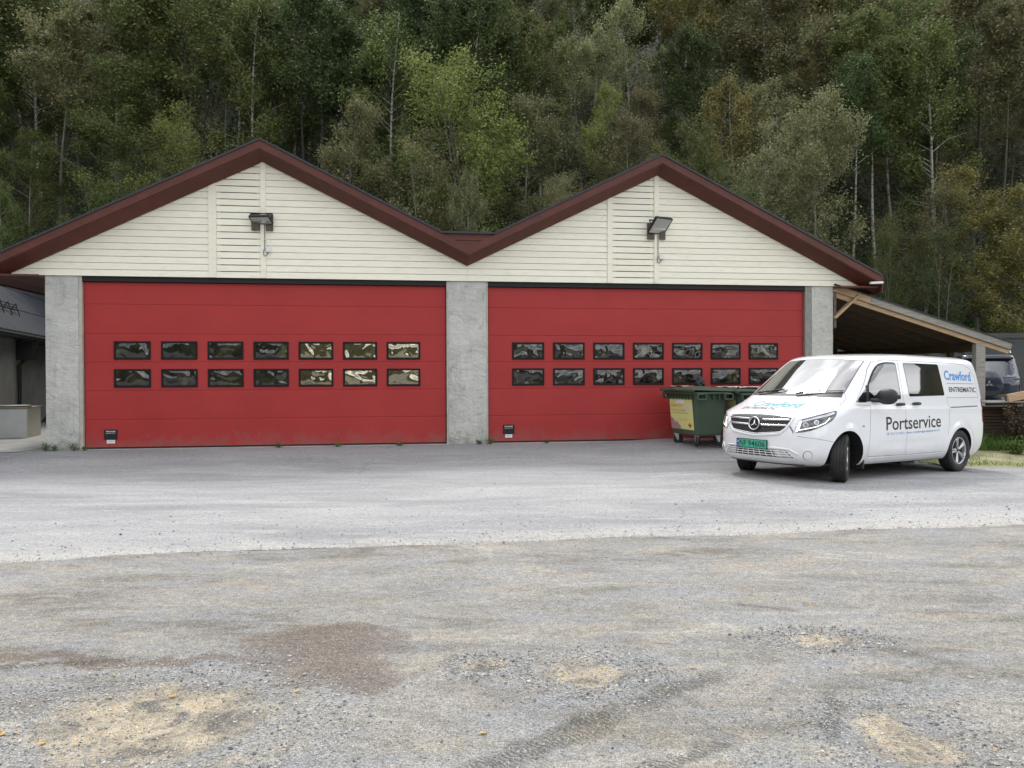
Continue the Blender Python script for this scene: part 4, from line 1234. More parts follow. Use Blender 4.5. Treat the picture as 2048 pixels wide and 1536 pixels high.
    # fog lamp blank in the bumper corner
    fu, fz = -.185, .405
    patch('fog_lamp_recess', roundpoly([(fu - .16, fz - .085), (fu + .10, fz - .10), (fu + .20, fz + .03), (fu + .12, fz + .085), (fu - .10, fz + .075)], .05), dv, M['paint'], off=.010, parent=VAN, step=.03)
    patch('fog_lamp_cover', [(fu + .055 * math.cos(a), fz - .01 + .055 * math.sin(a)) for a in np.linspace(0, 2 * math.pi, 22, endpoint=False)], dv, M['paint'], off=.022, parent=VAN, step=.03)
    mb = MB(); c0 = [project(dv['o'](fu + .06 * math.cos(a), fz - .01 + .06 * math.sin(a)), dv['d'], off=.0125) for a in np.linspace(0, 2 * math.pi, 25)]
    mb.tube(c0, .0035, 5); mb.build('fog_lamp_groove', M['gap'], VAN)
    line_on('bumper_seam', [(-.33, .66), (-.05, .63), (.12, .60), (.20, .585)], dv, .005, M['gap'], parent=VAN, off=.0012)
    # mirror
    sg_ = 1 if L_ else -1
    mb = MB()
    P_ = []
    for t in np.linspace(0, 1, 9):
        P_.append((2.50 - .04 * t, sg_ * (.97 + .30 * t), 1.235 + .01 * t))
    rr = [.05, .092, .108, .115, .117, .115, .107, .082, .02]
    nn_ = 20; vs = []
    for (x, y, z), r in zip(P_, rr):
        for j in range(nn_):
            a = 2 * math.pi * j / nn_; vs.append((x + r * .68 * math.cos(a), y, z + r * math.sin(a) * 1.0))
    mb.add(vs, [(i * nn_ + j, i * nn_ + (j + 1) % nn_, (i + 1) * nn_ + (j + 1) % nn_, (i + 1) * nn_ + j) for i in range(8) for j in range(nn_)], True)
    mb.add(vs[-nn_:], [tuple(range(nn_))], False); mb.add(vs[:nn_], [tuple(range(nn_))], False)
    mb.tube([(2.62, sg_ * .90, 1.19), (2.56, sg_ * .96, 1.18), (2.50, sg_ * 1.05, 1.19)], [.035, .03, .045], 8)
    mb.build('wing_mirror', M['blackplastic'], VAN)
    # mud flap and arch lip
    mb = MB().box(2.71, 2.74, sg_ * .90 - .13, sg_ * .90 + .01, .165, .46, bev=.006); mb.build('mud_flap', M['blackplastic'], VAN)
    mb = MB().box(-.47, -.44, sg_ * .90 - .13, sg_ * .90 - .02, .185, .46, bev=.006); mb.build('mud_flap', M['blackplastic'], VAN)
# windscreen
ws = []
for t in np.linspace(-1, 1, 15): ws.append((t * .775, 1.262 + .0 * abs(t) + .022 * t * t))
for t in np.linspace(1, -1, 15): ws.append((t * .655, 1.800 - .03 * t * t))
wsm = [(u * 1.0, v) for u, v in ws]
patch('windscreen_seal', [(u * 1.022, (v - 1.53) * 1.035 + 1.53) for u, v in wsm], FRONT, M['gap'], off=.002, parent=VAN, step=.05)
patch('windscreen', wsm, FRONT, M['wsglass'], off=.004, parent=VAN, step=.05)
patch('cowl', [(-.80, 1.215), (.80, 1.215), (.775, 1.282), (.40, 1.262), (0, 1.257), (-.40, 1.262), (-.775, 1.282)], FRONT, M['blackplastic'], off=.003, parent=VAN)
for a, b in ((-.50, .18), (.22, .76)):
    P_ = [project(FRONT['o'](y, z), FRONT['d'], off=.02) for y, z in zip(np.linspace(a, b, 9), np.linspace(1.275, 1.30, 9))]
    mb = MB().tube(P_, .008, 6)
    P2 = [project(FRONT['o'](y, z), FRONT['d'], off=.03) for y, z in zip(np.linspace(a - .12, (a + b) / 2, 5), np.linspace(1.235, 1.30, 5))]
    mb.tube(P2, [.016, .012, .011, .010, .009], 6)
    mb.build('windscreen_wiper', M['darkmetal'], VAN)
# bonnet shut lines (seen from the front/top)
mb = MB()
bl = [(.845, 3.50), (.868, 3.35), (.868, 3.20), (.845, 3.10), (.79, 3.06)]
for s_ in (-1, 1): line_on('', [(s_ * a, b) for a, b in bl], TOP, .007, None, off=.0012, mb=mb)
line_on('', [(-.60, 3.975), (-.3, 4.005), (0, 4.012), (.3, 4.005), (.60, 3.975)], TOP, .007, None, off=.0012, mb=mb)
mb.build('bonnet_shut_line', M['gap'], VAN, fixn=False)
# grille
gr_top = [(-.545, .915), (-.30, .937), (0, .943), (.30, .937), (.545, .915)]
gr_bot = [(.535, .85), (.48, .76), (.40, .690), (.20, .668), (0, .652), (-.20, .668), (-.40, .690), (-.48, .76), (-.535, .85)]
gpoly = gr_top + gr_bot
GRI = patch('grille', [(u * 1.0, v) for u, v in gpoly], FRONT, M['grillemesh'], off=.004, parent=VAN)
def sweep_on(name, path, view, r, material, off, parent, n=6, flat=1.):
    P_ = [project(view['o'](*p), view['d'], off=off) for p in dense(path, .05, False)]
    return MB().tube(P_, r, n).build(name, material, parent)
sweep_on('grille_surround', [(-.56, .925), (-.545, .85), (-.49, .755), (-.41, .683), (-.20, .658), (0, .640), (.20, .658), (.41, .683), (.49, .755), (.545, .85), (.56, .925)], FRONT, .020, M['paint'], .004, VAN, 8)
sweep_on('chrome_trim', [(-.44, .715), (-.36, .700), (-.20, .684), (0, .667), (.20, .684), (.36, .700), (.44, .715)], FRONT, .0085, M['chrome'], .012, GRI)
for zz, hw in ((.872, .525), (.795, .50)):
    for s_ in (-1, 1):
        P_ = [(s_ * .115, zz - .002), (s_ * .3, zz + .002), (s_ * hw, zz + .010)]
        ob = sweep_on('grille_bar', P_, FRONT, .016, M['chrome'], .014, GRI, 8)
# round star badge
bc = project(FRONT['o'](0, .812), FRONT['d'], off=.03); bx = bc[0]
EM = Matrix.Translation((bx, 0, .812)) @ Matrix.Rotation(rad(-8), 4, 'Y')
mb = MB().lathe([(.082, .0), (.0825, .018), (.092, .026), (.101, .018), (.101, 0), (.082, 0)], 40, 'x', EM)
for k in range(3):
    a = rad(90 + 120 * k)
    tip = (math.cos(a) * .085, math.sin(a) * .085)
    for s_ in (-1, 1):
        b_ = (math.cos(a + s_ * rad(60)) * .012, math.sin(a + s_ * rad(60)) * .012)
        vs = [(.006, tip[0], tip[1]), (.006, b_[0], b_[1]), (.022, 0, 0), (.012, tip[0], tip[1])]
        mb.add([EM @ Vector(v) for v in vs], [(0, 1, 2), (0, 2, 3)], False)
mb.build('star_badge', M['chrome'], GRI)
mb = MB().lathe([(.0, -.012), (.084, -.012), (.084, .002), (.0, .004)], 32, 'x', EM, smooth=False); mb.build('badge_backing', M['black'], GRI)
# number plate
pc = project(FRONT['o'](0, .512), FRONT['d'])[0]
px_ = pc + .018
PY = -.03
mb = MB(); mb.m = 0
mb.box(px_ - .02, px_ + .004, PY - .278, PY + .278, .446, .580, bev=.006)
mb.m = 1; mb.box(px_ + .004, px_ + .0062, PY - .225, PY + .270, .456, .572)
mb.m = 2; mb.box(px_ + .004, px_ + .0062, PY - .270, PY - .226, .456, .572)
for txt, y0, y1 in (('NF', -.205, -.090), ('94606', -.055, .245)):
    vs, fs = text_box(txt, y0, y1, .472, .558, bold=.006)
    mb.m = 3; mb.add([(px_ + .0078, PY + v[0], v[1]) for v in vs], fs)
vs, fs = text_box('N', -.258, -.238, .470, .490); mb.m = 4; mb.add([(px_ + .0072, PY + v[0], v[1]) for v in vs], fs)
mb.m = 4; mb.add([(px_ + .0072, PY + a, b) for a, b in ((-.262, .525), (-.234, .525), (-.234, .548), (-.262, .548))], [(0, 1, 2, 3)])
mb.m = 5; mb.add([(px_ + .0078, PY + a, b) for a, b in ((-.262, .534), (-.234, .534), (-.234, .539), (-.262, .539))], [(0, 1, 2, 3)])
mb.add([(px_ + .0078, PY + a, b) for a, b in ((-.254, .525), (-.250, .525), (-.250, .548), (-.254, .548))], [(0, 1, 2, 3)])
mb.build('number_plate', [M['black'], M['plategreen'], M['plateblue'], M['textblack'], M['whiteprint'], M['posterred']], VAN, fixn=False)
# lower intake
li = roundpoly([(-.60, .345), (.60, .345), (.50, .452), (-.50, .452)], .02)
LI = patch('lower_intake', li, FRONT, M['black'], off=.003, parent=VAN)
for zz, hw in ((.372, .60), (.405, .565), (.437, .53)):
    sweep_on('intake_bar', [(-hw, zz), (0, zz), (hw, zz)], FRONT, .0065, M['paint'], .008, LI, 6)
for yy in np.linspace(-.50, .50, 11):
    sweep_on('intake_slat', [(yy * 1.08, .347), (yy * .96, .450)], FRONT, .0055, M['paint'], .006, LI, 6)
for s_ in (-1, 1):
    patch('intake_blank', [(s_ * .36, .350), (s_ * .58, .350), (s_ * .49, .448), (s_ * .33, .448)], FRONT, M['silver'], off=.005, parent=LI)
sweep_on('intake_brow', [(-.66, .40), (-.55, .468), (-.30, .478), (.30, .478), (.55, .468), (.66, .40)], FRONT, .014, M['paint'], .002, VAN, 8)
sweep_on('bumper_lip', [(-.66, .246), (0, .240), (.66, .246)], FRONT, .020, M['blackplastic'], -.01, VAN, 8)
# underbody
mb = MB().box(-.60, 2.72, -.72, .72, .20, .30).box(2.75, 3.62, -.46, .46, .20, .30).box(1.1, 1.5, -.78, .78, .17, .3)
mb.build('underbody', M['black'], VAN)
# roof rails not fitted; lettering
text_on('lettering', 'Portservice', LEFT, .665, 2.235, .725, .93, M['textblack'], VAN, flip=True, rot=.018, bold=.006)
text_on('lettering', 'Tlf: 913 13 423 | www.crawfordgarasjeporter.no', LEFT, .69, 2.235, .640, .690, M['textpale'], VAN, flip=True, rot=.024, shear=.15, bold=.004)
text_on('lettering', 'Crawford', LEFT, -.46, .425, 1.515, 1.675, M['textblue'], VAN, flip=True, bold=.022, rot=-.012)
text_on('lettering', 'ENTREMATIC', LEFT, -.575, .335, 1.318, 1.402, M['textblack'], VAN, flip=True, bold=.016)
line_on('lettering_rule', [(.385, 1.462), (-.53, 1.462)], LEFT, .007, M['gap'], parent=VAN, off=.003)
text_on('lettering', 'Crawford', TOP, -.44, .40, 3.42, 3.62, M['textcyan'], VAN, bold=.012, off=.003)
text_on('lettering', 'ENTREMATIC', TOP, -.50, .10, 3.66, 3.765, M['textblack'], VAN, bold=.0, spacing=1.15, off=.003)
# wheels
def tyre(mb, R=.343, W_=.225, mtx=None):
    prof = [(.225, -W_ * .40), (.262, -W_ * .49), (.300, -W_ * .50), (.325, -W_ * .46), (.338, -W_ * .40)]
    g_ = [-.30, -.10, .10, .30]
    for k, c in enumerate(g_):
        prof += [(R, W_ * (c - .026)), (R - .008, W_ * (c - .022)), (R - .008, W_ * (c + .022)), (R, W_ * (c + .026))]
    prof += [(.338, W_ * .40), (.325, W_ * .46), (.300, W_ * .50), (.262, W_ * .49), (.225, W_ * .40)]
    mb.lathe(prof, 72, 'y', mtx, smooth=False)
    # sipes across the tread shoulders
    for k in range(72):
        a = 2 * math.pi * k / 72
        for s_ in (-1, 1):
            mm = Matrix.Rotation(a, 4, 'Y')
            if mtx is not None: mm = mtx @ mm
            mb.box(-.0085, .0085, s_ * W_ * .335 - W_ * .055 + 0, s_ * W_ * .335 + W_ * .055, R - .012, R + .003, mm)
            mb.box(-.0085, .0085, s_ * W_ * .20 - W_ * .055 + 0, s_ * W_ * .20 + W_ * .055, R - .012, R + .0025, mm @ Matrix.Rotation(.04, 4, 'Y'))
def van_wheel(x, y, steer, out):
    w = empty('wheel', (0, 0, 0)); w.parent = VAN
    w.matrix_local = Matrix.Translation((x, y, .343)) @ Matrix.Rotation(steer, 4, 'Z') @ Matrix.Rotation(0 if out > 0 else math.pi, 4, 'Z')
    mb = MB(); tyre(mb); t = mb.build('tyre', M['rubber'], w)
    mb = MB(); mb.lathe([(.232, -.08), (.232, .075), (.226, .092), (.215, .092), (.208, .075), (.205, -.05)], 48, 'y')
    mb.lathe([(.0, .055), (.040, .055), (.055, .045), (.06, .02), (.0, .02)], 24, 'y')
    for k in range(5):
        for d in (-.13, .13):
            a = 2 * math.pi * k / 5 + d * .9
            a2 = 2 * math.pi * k / 5 + d * .35
            p0 = Vector((math.cos(a2) * .03, .050, math.sin(a2) * .03)); p1 = Vector((math.cos(a) * .215, .072, math.sin(a) * .215))
            mb.beam(p0, p1, .030, .056, (0, 1, 0), bev=.010)
    mb.build('rim', M['alloy'], w)
    mb = MB(); mb.lathe([(.0, .0), (.135, .0), (.135, -.02), (0, -.02)], 32, 'y', smooth=False); mb.build('brake_disc', M['darkmetal'], w)
    mb = MB(); mb.lathe([(.0, .060), (.026, .060), (.030, .052)], 20, 'y', smooth=False); mb.build('hub_cap', M['blackplastic'], w)
    return w
van_wheel(0, .838, 0, 1); van_wheel(0, -.838, 0, -1)
van_wheel(3.2, .832, rad(29), 1); van_wheel(3.2, -.832, rad(26), -1)

# ------------------------------------------------------------------ wheeled refuse containers
def make_bin(loc, rz_, lid_open, label, poster_faces):
    b = empty('refuse_container', (*loc, float(gz(loc[0], loc[1])) + .004), rz_, label, 'bin', 'green wheeled refuse containers')
    # local: x width 1.24 (long front), y depth .78; tapered tub with rounded corners
    def ring(w, d, z, r=.09, n=5):
        P = []
        for cx, cy, a0 in ((w - r, -d + r, -90), (w - r, d - r, 0), (-w + r, d - r, 90), (-w + r, -d + r, 180)):
            for a in np.linspace(a0, a0 + 90, n): P.append((cx + r * math.cos(rad(a)), cy + r * math.sin(rad(a)), z))
        return P
    mb = MB()
    rings = [ring(.46, .27, .215), ring(.49, .30, .225), ring(.50, .31, .26), ring(.585, .375, .98), ring(.60, .385, 1.0), ring(.665, .43, 1.005), ring(.675, .44, 1.02), ring(.675, .44, 1.05), ring(.62, .39, 1.055)]
    n = len(rings[0]); V = [p for r_ in rings for p in r_]
    mb.add(V, [(i * n + j, i * n + (j + 1) % n, (i + 1) * n + (j + 1) % n, (i + 1) * n + j) for i in range(len(rings) - 1) for j in range(n)], False)
    mb.add(rings[0], [tuple(range(n - 1, -1, -1))]); mb.add(rings[-1], [tuple(range(n))])
    for k in range(9):        # stiffening ribs under the rim
        x = -.50 + k * .125
        for sy in (-1, 1): mb.box(x - .008, x + .008, min(sy * .37, sy * .425), max(sy * .37, sy * .425), .90, 1.004)
    for k in range(5):
        y = -.26 + k * .13
        for sx in (-1, 1): mb.box(min(sx * .58, sx * .65), max(sx * .58, sx * .65), y - .008, y + .008, .90, 1.004)
    mb.build('tub', M['bingreen'], b)
    # comb-lift brackets at the corners of the short sides
    for sx in (-1, 1):
        for y in (-.30, .30):
            mb = MB(); X0, X1 = (sx * .66, sx * .73) if sx > 0 else (sx * .73, sx * .66)
            mb.box(X0, X1, y - .10, y + .10, 1.00, 1.025, bev=.005).box(X0, X1, y - .10, y + .10, .90, .925, bev=.005).box(X0, X1, y - .10, y - .075, .926, .999).box(X0, X1, y + .075, y + .10, .926, .999)
            mb.build('lift_bracket', M['bingreen'], b)
    lid = empty('lid', (0, .43, 1.06)); lid.parent = b
    lid.rotation_euler = (rad(-lid_open), 0, 0)
    mb = MB(); V = []
    nx_, ny_ = 16, 8
    for j in range(ny_ + 1):
        for i in range(nx_ + 1):
            u, v = i / nx_, j / ny_
            x = -.69 + 1.38 * u; y = -.88 * v
            z = .015 + .055 * math.sin(math.pi * u) ** .5 * math.sin(math.pi * min(1, v * .95 + .05)) ** .6 + (.012 if (i % 4 in (1, 2) and 0 < j < ny_) else 0)
            V.append((x, y, z))
    mb.add(V, [(j * (nx_ + 1) + i, (j + 1) * (nx_ + 1) + i, (j + 1) * (nx_ + 1) + i + 1, j * (nx_ + 1) + i + 1) for j in range(ny_) for i in range(nx_)], False)
    mb.box(-.70, .70, -.90, .02, -.005, .014, bev=.006)
    mb.box(-.70, .70, -.91, -.88, -.035, .016, bev=.008)
    lo = mb.build('lid_shell', M['bingreen'], lid)
    mb = MB().tube([(-.25, -.90, 0), (-.24, -.95, .0), (.24, -.95, .0), (.25, -.90, 0)], .013, 6); mb.build('lid_handle', M['bingreen'], lid)
    for sx in (-1, 1):
        for sy in (-1, 1):
            wx, wy = sx * .40, sy * .24
            cst = empty('caster', (wx, wy, 0), rad(35 * sx * sy + 20)); cst.parent = b
            mb = MB().lathe([(.045, -.022), (.085, -.024), (.098, -.014), (.100, 0), (.098, .014), (.085, .024), (.045, .022)], 24, 'y', Matrix.Translation((.03, 0, .10)))
            mb.build('caster_wheel', M['rubber'], cst)
            mb = MB().lathe([(0, -.02), (.05, -.02), (.05, .02), (0, .02)], 16, 'y', Matrix.Translation((.03, 0, .10)), smooth=False)
            mb.build('caster_hub', M['darkmetal'], cst)
            mb = MB()
            for s_ in (-1, 1):
                mb.prism([(-.045, .205), (.05, .205), (.045, .085), (.015, .085)], s_ * .032 - .003, s_ * .032 + .003)
            mb.box(-.055, .06, -.045, .045, .203, .214)
            mb.build('caster_fork', M['galv'], cst)
    for fc in poster_faces:
        mb = MB()
        m_ = {'front': Matrix.Identity(4), 'left': Matrix.Rotation(rad(-90), 4, 'Z')}[fc]
        dist, hw = (.31, .46) if fc == 'front' else (.50, .25)
        tilt = math.atan((.375 - .31) / .72) if fc == 'front' else math.atan((.585 - .50) / .72)
        # poster frame: x right, z up on the slanted face
        fm = m_ @ Matrix.Translation((0, -dist - .006, .26)) @ Matrix.Rotation(-(-tilt), 4, 'X')
        def rect(x0, x1, z0, z1, k): mb.add([fm @ Vector((a, -.0012 * k - .001, c)) for a, c in ((x0, z0), (x1, z0), (x1, z1), (x0, z1))], [(0, 1, 2, 3)])
        W_, H_ = hw, .60; ox = 0
        mb.m = 0; rect(-W_, W_, .06, .06 + H_, 0)
        mb.m = 1; rect(-W_ * .45, W_ * .30, .565, .635, 1)
        mb.m = 5
        for z0, z1, x0, x1, txt, mi in ((.480, .540, -.86, .15, 'REMATCH', 2), (.405, .432, -.86, .42, 'Klær, sko og tekstiler', 3), (.352, .379, -.86, .62, 'som kommer til nytte igjen', 3), (.225, .243, -.30, .50, 'Takk for hjelpen!', 3)):
            vs, fs = text_box(txt, x0 * W_, x1 * W_, z0 + .01, z1 + .01, bold=.01)
            mb.m = mi; mb.add([fm @ Vector((a, -.0032, c)) for a, c in vs], fs)
        mb.m = 4; rect(.62 * W_, .72 * W_, .10, .19, 2); rect(.52 * W_, .82 * W_, .13, .16, 2.5)
        mb.m = 6; rect(.33 * W_, .78 * W_, .43, .52, 1)
        mb.m = 7
        mb.add([fm @ Vector((a * W_, -.0025, c)) for a, c in ((-.99, .065), (-.1, .065), (-.18, .12), (-.35, .17), (-.48, .22), (-.60, .18), (-.75, .25), (-.99, .29))], [(0, 1, 2, 3, 4, 5, 6, 7)])
        mb.build('poster', [M['posteryellow'], M['whiteprint'], M['posterorange'], M['posterbrown'], M['posterred'], M['textpale'], M['posterpale'], M['posterpink']], b, fixn=False)
    return b
BRZ = rad(-73)
b1 = make_bin((3.77, 16.34), BRZ, 2, 'nearest green refuse container, full yellow poster visible, black sack on its lid', ['front'])
b2 = make_bin((4.66, 16.52), BRZ + rad(2), 1, 'middle green refuse container with white papers on its lid, partly behind the van', ['front', 'left'])
b3 = make_bin((5.78, 16.72), BRZ - rad(3), 20, 'green refuse container with its lid ajar, almost hidden behind the windscreen', ['front'])
for b in (b1, b2, b3): b.scale = (1, 1, 1.04)
def sheet(name, loc, rz_, w, d, material, label, cat, seed, t=.006):
    r = random.Random(seed); V = []
    n = 8
    for j in range(n + 1):
        for i in range(n + 1):
            V.append(((i / n - .5) * w, (j / n - .5) * d, t + .012 * math.sin(i * 1.3 + seed) * math.sin(j * .9 + seed) + r.uniform(0, .003)))
    F = [(j * (n + 1) + i, j * (n + 1) + i + 1, (j + 1) * (n + 1) + i + 1, (j + 1) * (n + 1) + i) for j in range(n) for i in range(n)]
    mb = MB().add(V, F, True).add([(v[0], v[1], v[2] - .006) for v in V], F, True)
    o = link_mesh(name, mb.mesh(name, material)); o.location = loc; o.rotation_euler = (0, 0, rz_)
    return tag(o, label, cat)
def on_bin(b, x, y):
    b_ = Matrix.LocRotScale(b.location, b.rotation_euler, (1, 1, 1)); p = b_ @ Vector((x, y, 0)); return (p.x, p.y, b.location.z + 1.04 * 1.145)
sheet('cardboard_sheet', on_bin(b1, -.25, -.12), BRZ + .1, .62, .45, M['card'], 'flattened pale cardboard lying on the nearest green container', 'cardboard', 1)
sheet('paper_sheet', on_bin(b2, -.30, .02), BRZ + .3, .50, .40, M['paper'], 'white sheet at the far end of the middle container lid', 'paper', 5)
sheet('paper_sheet', on_bin(b2, .38, .0), BRZ - .2, .40, .48, M['paper'], 'white sheet at the near end of the middle container lid', 'paper', 8)
# black sack
bm = bmesh.new(); bmesh.ops.create_icosphere(bm, subdivisions=4, radius=.115)
for v in bm.verts:
    n = v.co.normalized(); a = math.atan2(n.y, n.x)
    k = 1 + .10 * math.sin(a * 5 + n.z * 4) * (1 - abs(n.z)) + .07 * math.sin(a * 9 - n.z * 9)
    v.co = Vector((v.co.x * k * .95, v.co.y * k * .85, v.co.z * k * .75 + (.09 * max(0, n.z - .75) / .25)))
    if v.co.z < -.05: v.co.z = -.05
me = bpy.data.meshes.new('refuse_sack'); bm.to_mesh(me); bm.free(); me.materials.append(M['bag'])
o = link_mesh('refuse_sack', me); p = on_bin(b1, -.05, .10); o.location = (p[0], p[1], p[2] + .05)
tag(o, 'small tied black refuse sack on the nearest green container', 'sack')

# ------------------------------------------------------------------ parked off-roader behind the shed
def make_suv():
    X, Y = 14.15, 24.3
    z0 = .33
    c = empty('parked_car', (X, Y, z0), math.atan2(-X, Y) + rad(6), 'dark blue off-road car seen from behind, covered spare wheel on its tailgate', 'car')
    # local: rear faces -y, x to the right
    T = [(.32, .86, 2.2), (.42, .91, 2.25), (.62, .94, 2.28), (.90, .945, 2.28), (1.05, .93, 2.26), (1.12, .90, 2.2), (1.40, .84, 1.9), (1.68, .76, 1.6), (1.78, .70, 1.5), (1.83, .55, 1.3), (1.845, .2, .9)]
    A = np.array(T); V = []; n = 40
    tt = np.linspace(0, len(T) - 1, 36)
    for t in tt:
        z, w, l = (float(interp(t, np.arange(len(T)), A[:, k])) for k in range(3))
        lf = l if z < 1.1 else l - (z - 1.1) * .9
        rear = -2.25 + max(0, z - 1.0) * .30
        yc = (rear + (2.25 if z < 1.1 else 1.0)) / 2; hl_ = ((2.25 if z < 1.1 else 1.0) - rear) / 2
        if z > 1.78: hl_ *= (1.86 - z) / .08
        for j in range(n):
            a = 2 * math.pi * j / n; ca, sa = math.cos(a), math.sin(a)
            V.append((w * math.copysign(abs(ca) ** (2 / 5.), ca), yc + hl_ * math.copysign(abs(sa) ** (2 / 6.), sa), z))
    mb = MB(); k = len(tt)
    mb.add(V, [(i * n + j, i * n + (j + 1) % n, (i + 1) * n + (j + 1) % n, (i + 1) * n + j) for i in range(k - 1) for j in range(n)], True)
    mb.add(V[:n], [tuple(range(n))]); mb.add(V[-n:], [tuple(range(n))])
    me = mb.mesh('body', M['suvblue']); body_ = link_mesh('body', me, c)
    tmp = bpy.data.objects.new('t', me.copy()); COL.objects.link(tmp)
    bv = BVHTree.FromObject(tmp, bpy.context.evaluated_depsgraph_get()); bpy.data.objects.remove(tmp)
    def pj(x, z, off): 
        h = bv.ray_cast(Vector((x, -5, z)), Vector((0, 1, 0))); return h[0] + Vector((0, -off, 0)) if h[0] else Vector((x, -2, z))
    def pan(name, poly, m_, off, par=c):
        P_ = dense(roundpoly(poly, .04), .08); r = delaunay_2d_cdt([Vector(p) for p in P_], [], [list(range(len(P_)))], 1, 1e-6)
        vs = [pj(p[0], p[1], off) for p in r[0]]
        return MB().add(vs, r[2], False).build(name, m_, par, fixn=False)
    pan('rear_window', [(-.70, 1.17), (.70, 1.17), (.62, 1.60), (-.62, 1.60)], M['glass'], .012)
    pan('lower_trim', [(-.93, .60), (.93, .60), (.93, .70), (-.93, .70)], M['suvgrey'], .012)
    for s_ in (-1, 1):
        pan('tail_lamp', [(s_ * .76, .72), (s_ * .90, .72), (s_ * .88, 1.08), (s_ * .78, 1.08)], M['redlamp'], .015)
        mb = MB().box(min(s_ * .74, s_ * .94), max(s_ * .74, s_ * .94), -2.34, -2.2, .50, .66, bev=.03); mb.build('reflector_lamp', M['lamppale'], c)
        for y in (-1.35, 1.35):
            mb = MB().lathe([(.0, s_ * .03), (.22, s_ * .03), (.24, s_ * .06), (.37, s_ * .06), (.385, s_ * .02), (.385, -s_ * .16), (0, -s_ * .16)], 28, 'x', Matrix.Translation((s_ * .88, y, .385)))
            mb.build('wheel', M['rubber'], c)
        mb = MB().tube([(s_ * .62, -1.6, 1.84), (s_ * .62, -1.5, 1.90), (s_ * .62, .6, 1.91), (s_ * .62, .75, 1.85)], .022, 8); mb.build('roof_rail', M['silver'], c)
    mb = MB().box(-.95, .95, -2.42, -2.1, .40, .60, bev=.05); mb.build('bumper', M['suvblue'], c)
    mb = MB().box(-.62, .62, -2.16, -1.9, 1.66, 1.72, bev=.02); mb.build('spoiler', M['darkmetal'], c)
    mb = MB().lathe([(0, -.03), (.30, -.03), (.345, -.01), (.36, .05), (.36, .20), (0, .20)], 40, 'y', Matrix.Translation((0, -2.44, .98))); w = mb.build('spare_wheel_cover', M['suvblue'], c)
    mb = MB()
    for k in range(3):      # three-diamond badge
        a = rad(90 + 120 * k); u = Vector((math.cos(a), 0, math.sin(a))); v = Vector((-math.sin(a), 0, math.cos(a)))
        o_ = Vector((0, -2.478, .98))
        mb.add([o_, o_ + u * .05 + v * .028, o_ + u * .10, o_ + u * .05 - v * .028], [(0, 1, 2, 3)])
    mb.build('badge', M['silver'], w, fixn=False)
make_suv()

# trestle table and boards in front of it
tb = empty('trestle_table', (11.75, 17.55, 0), TH - rad(4), 'rough outdoor table of grey boards on crossed legs at the right edge', 'table')
for k in range(5):
    mb = MB().box(-1.7, 1.5, -.40 + k * .17, -.24 + k * .17, .965 - .012 * 0, .995, bev=.003); mb.build('table_board', M['wood_grey'], tb)
for x in (-.62, .25, 1.2):
    for s_ in (-1, 1):
        mb = MB().beam((x + .0 * s_, s_ * -.30, .96), (x + .30 + .08 * s_, s_ * .32, -.02), .07, .05, (0, 1, 0)); mb.build('leg', M['wood_dark'], tb)
for (x0, y0, z0, x1, y1, z1, lab, mm) in ((10.55, 17.05, 1.06, 12.15, 17.25, 1.34, 'pale pine plank sticking up to the right above the rough table', 'wood_new'), (10.6, 17.2, 1.03, 11.9, 17.38, 1.19, 'shorter brown board under the pale plank by the shed post', 'wood_dark')):
    a, b_ = Vector((x0, y0, z0)), Vector((x1, y1, z1))
    mb = MB().beam((0, 0, 0), b_ - a, .05, .17, (0, 0, 1), bev=.004)
    me = mb.mesh('plank', M[mm]); o = link_mesh('plank', me, None, a); tag(o, lab, 'plank')

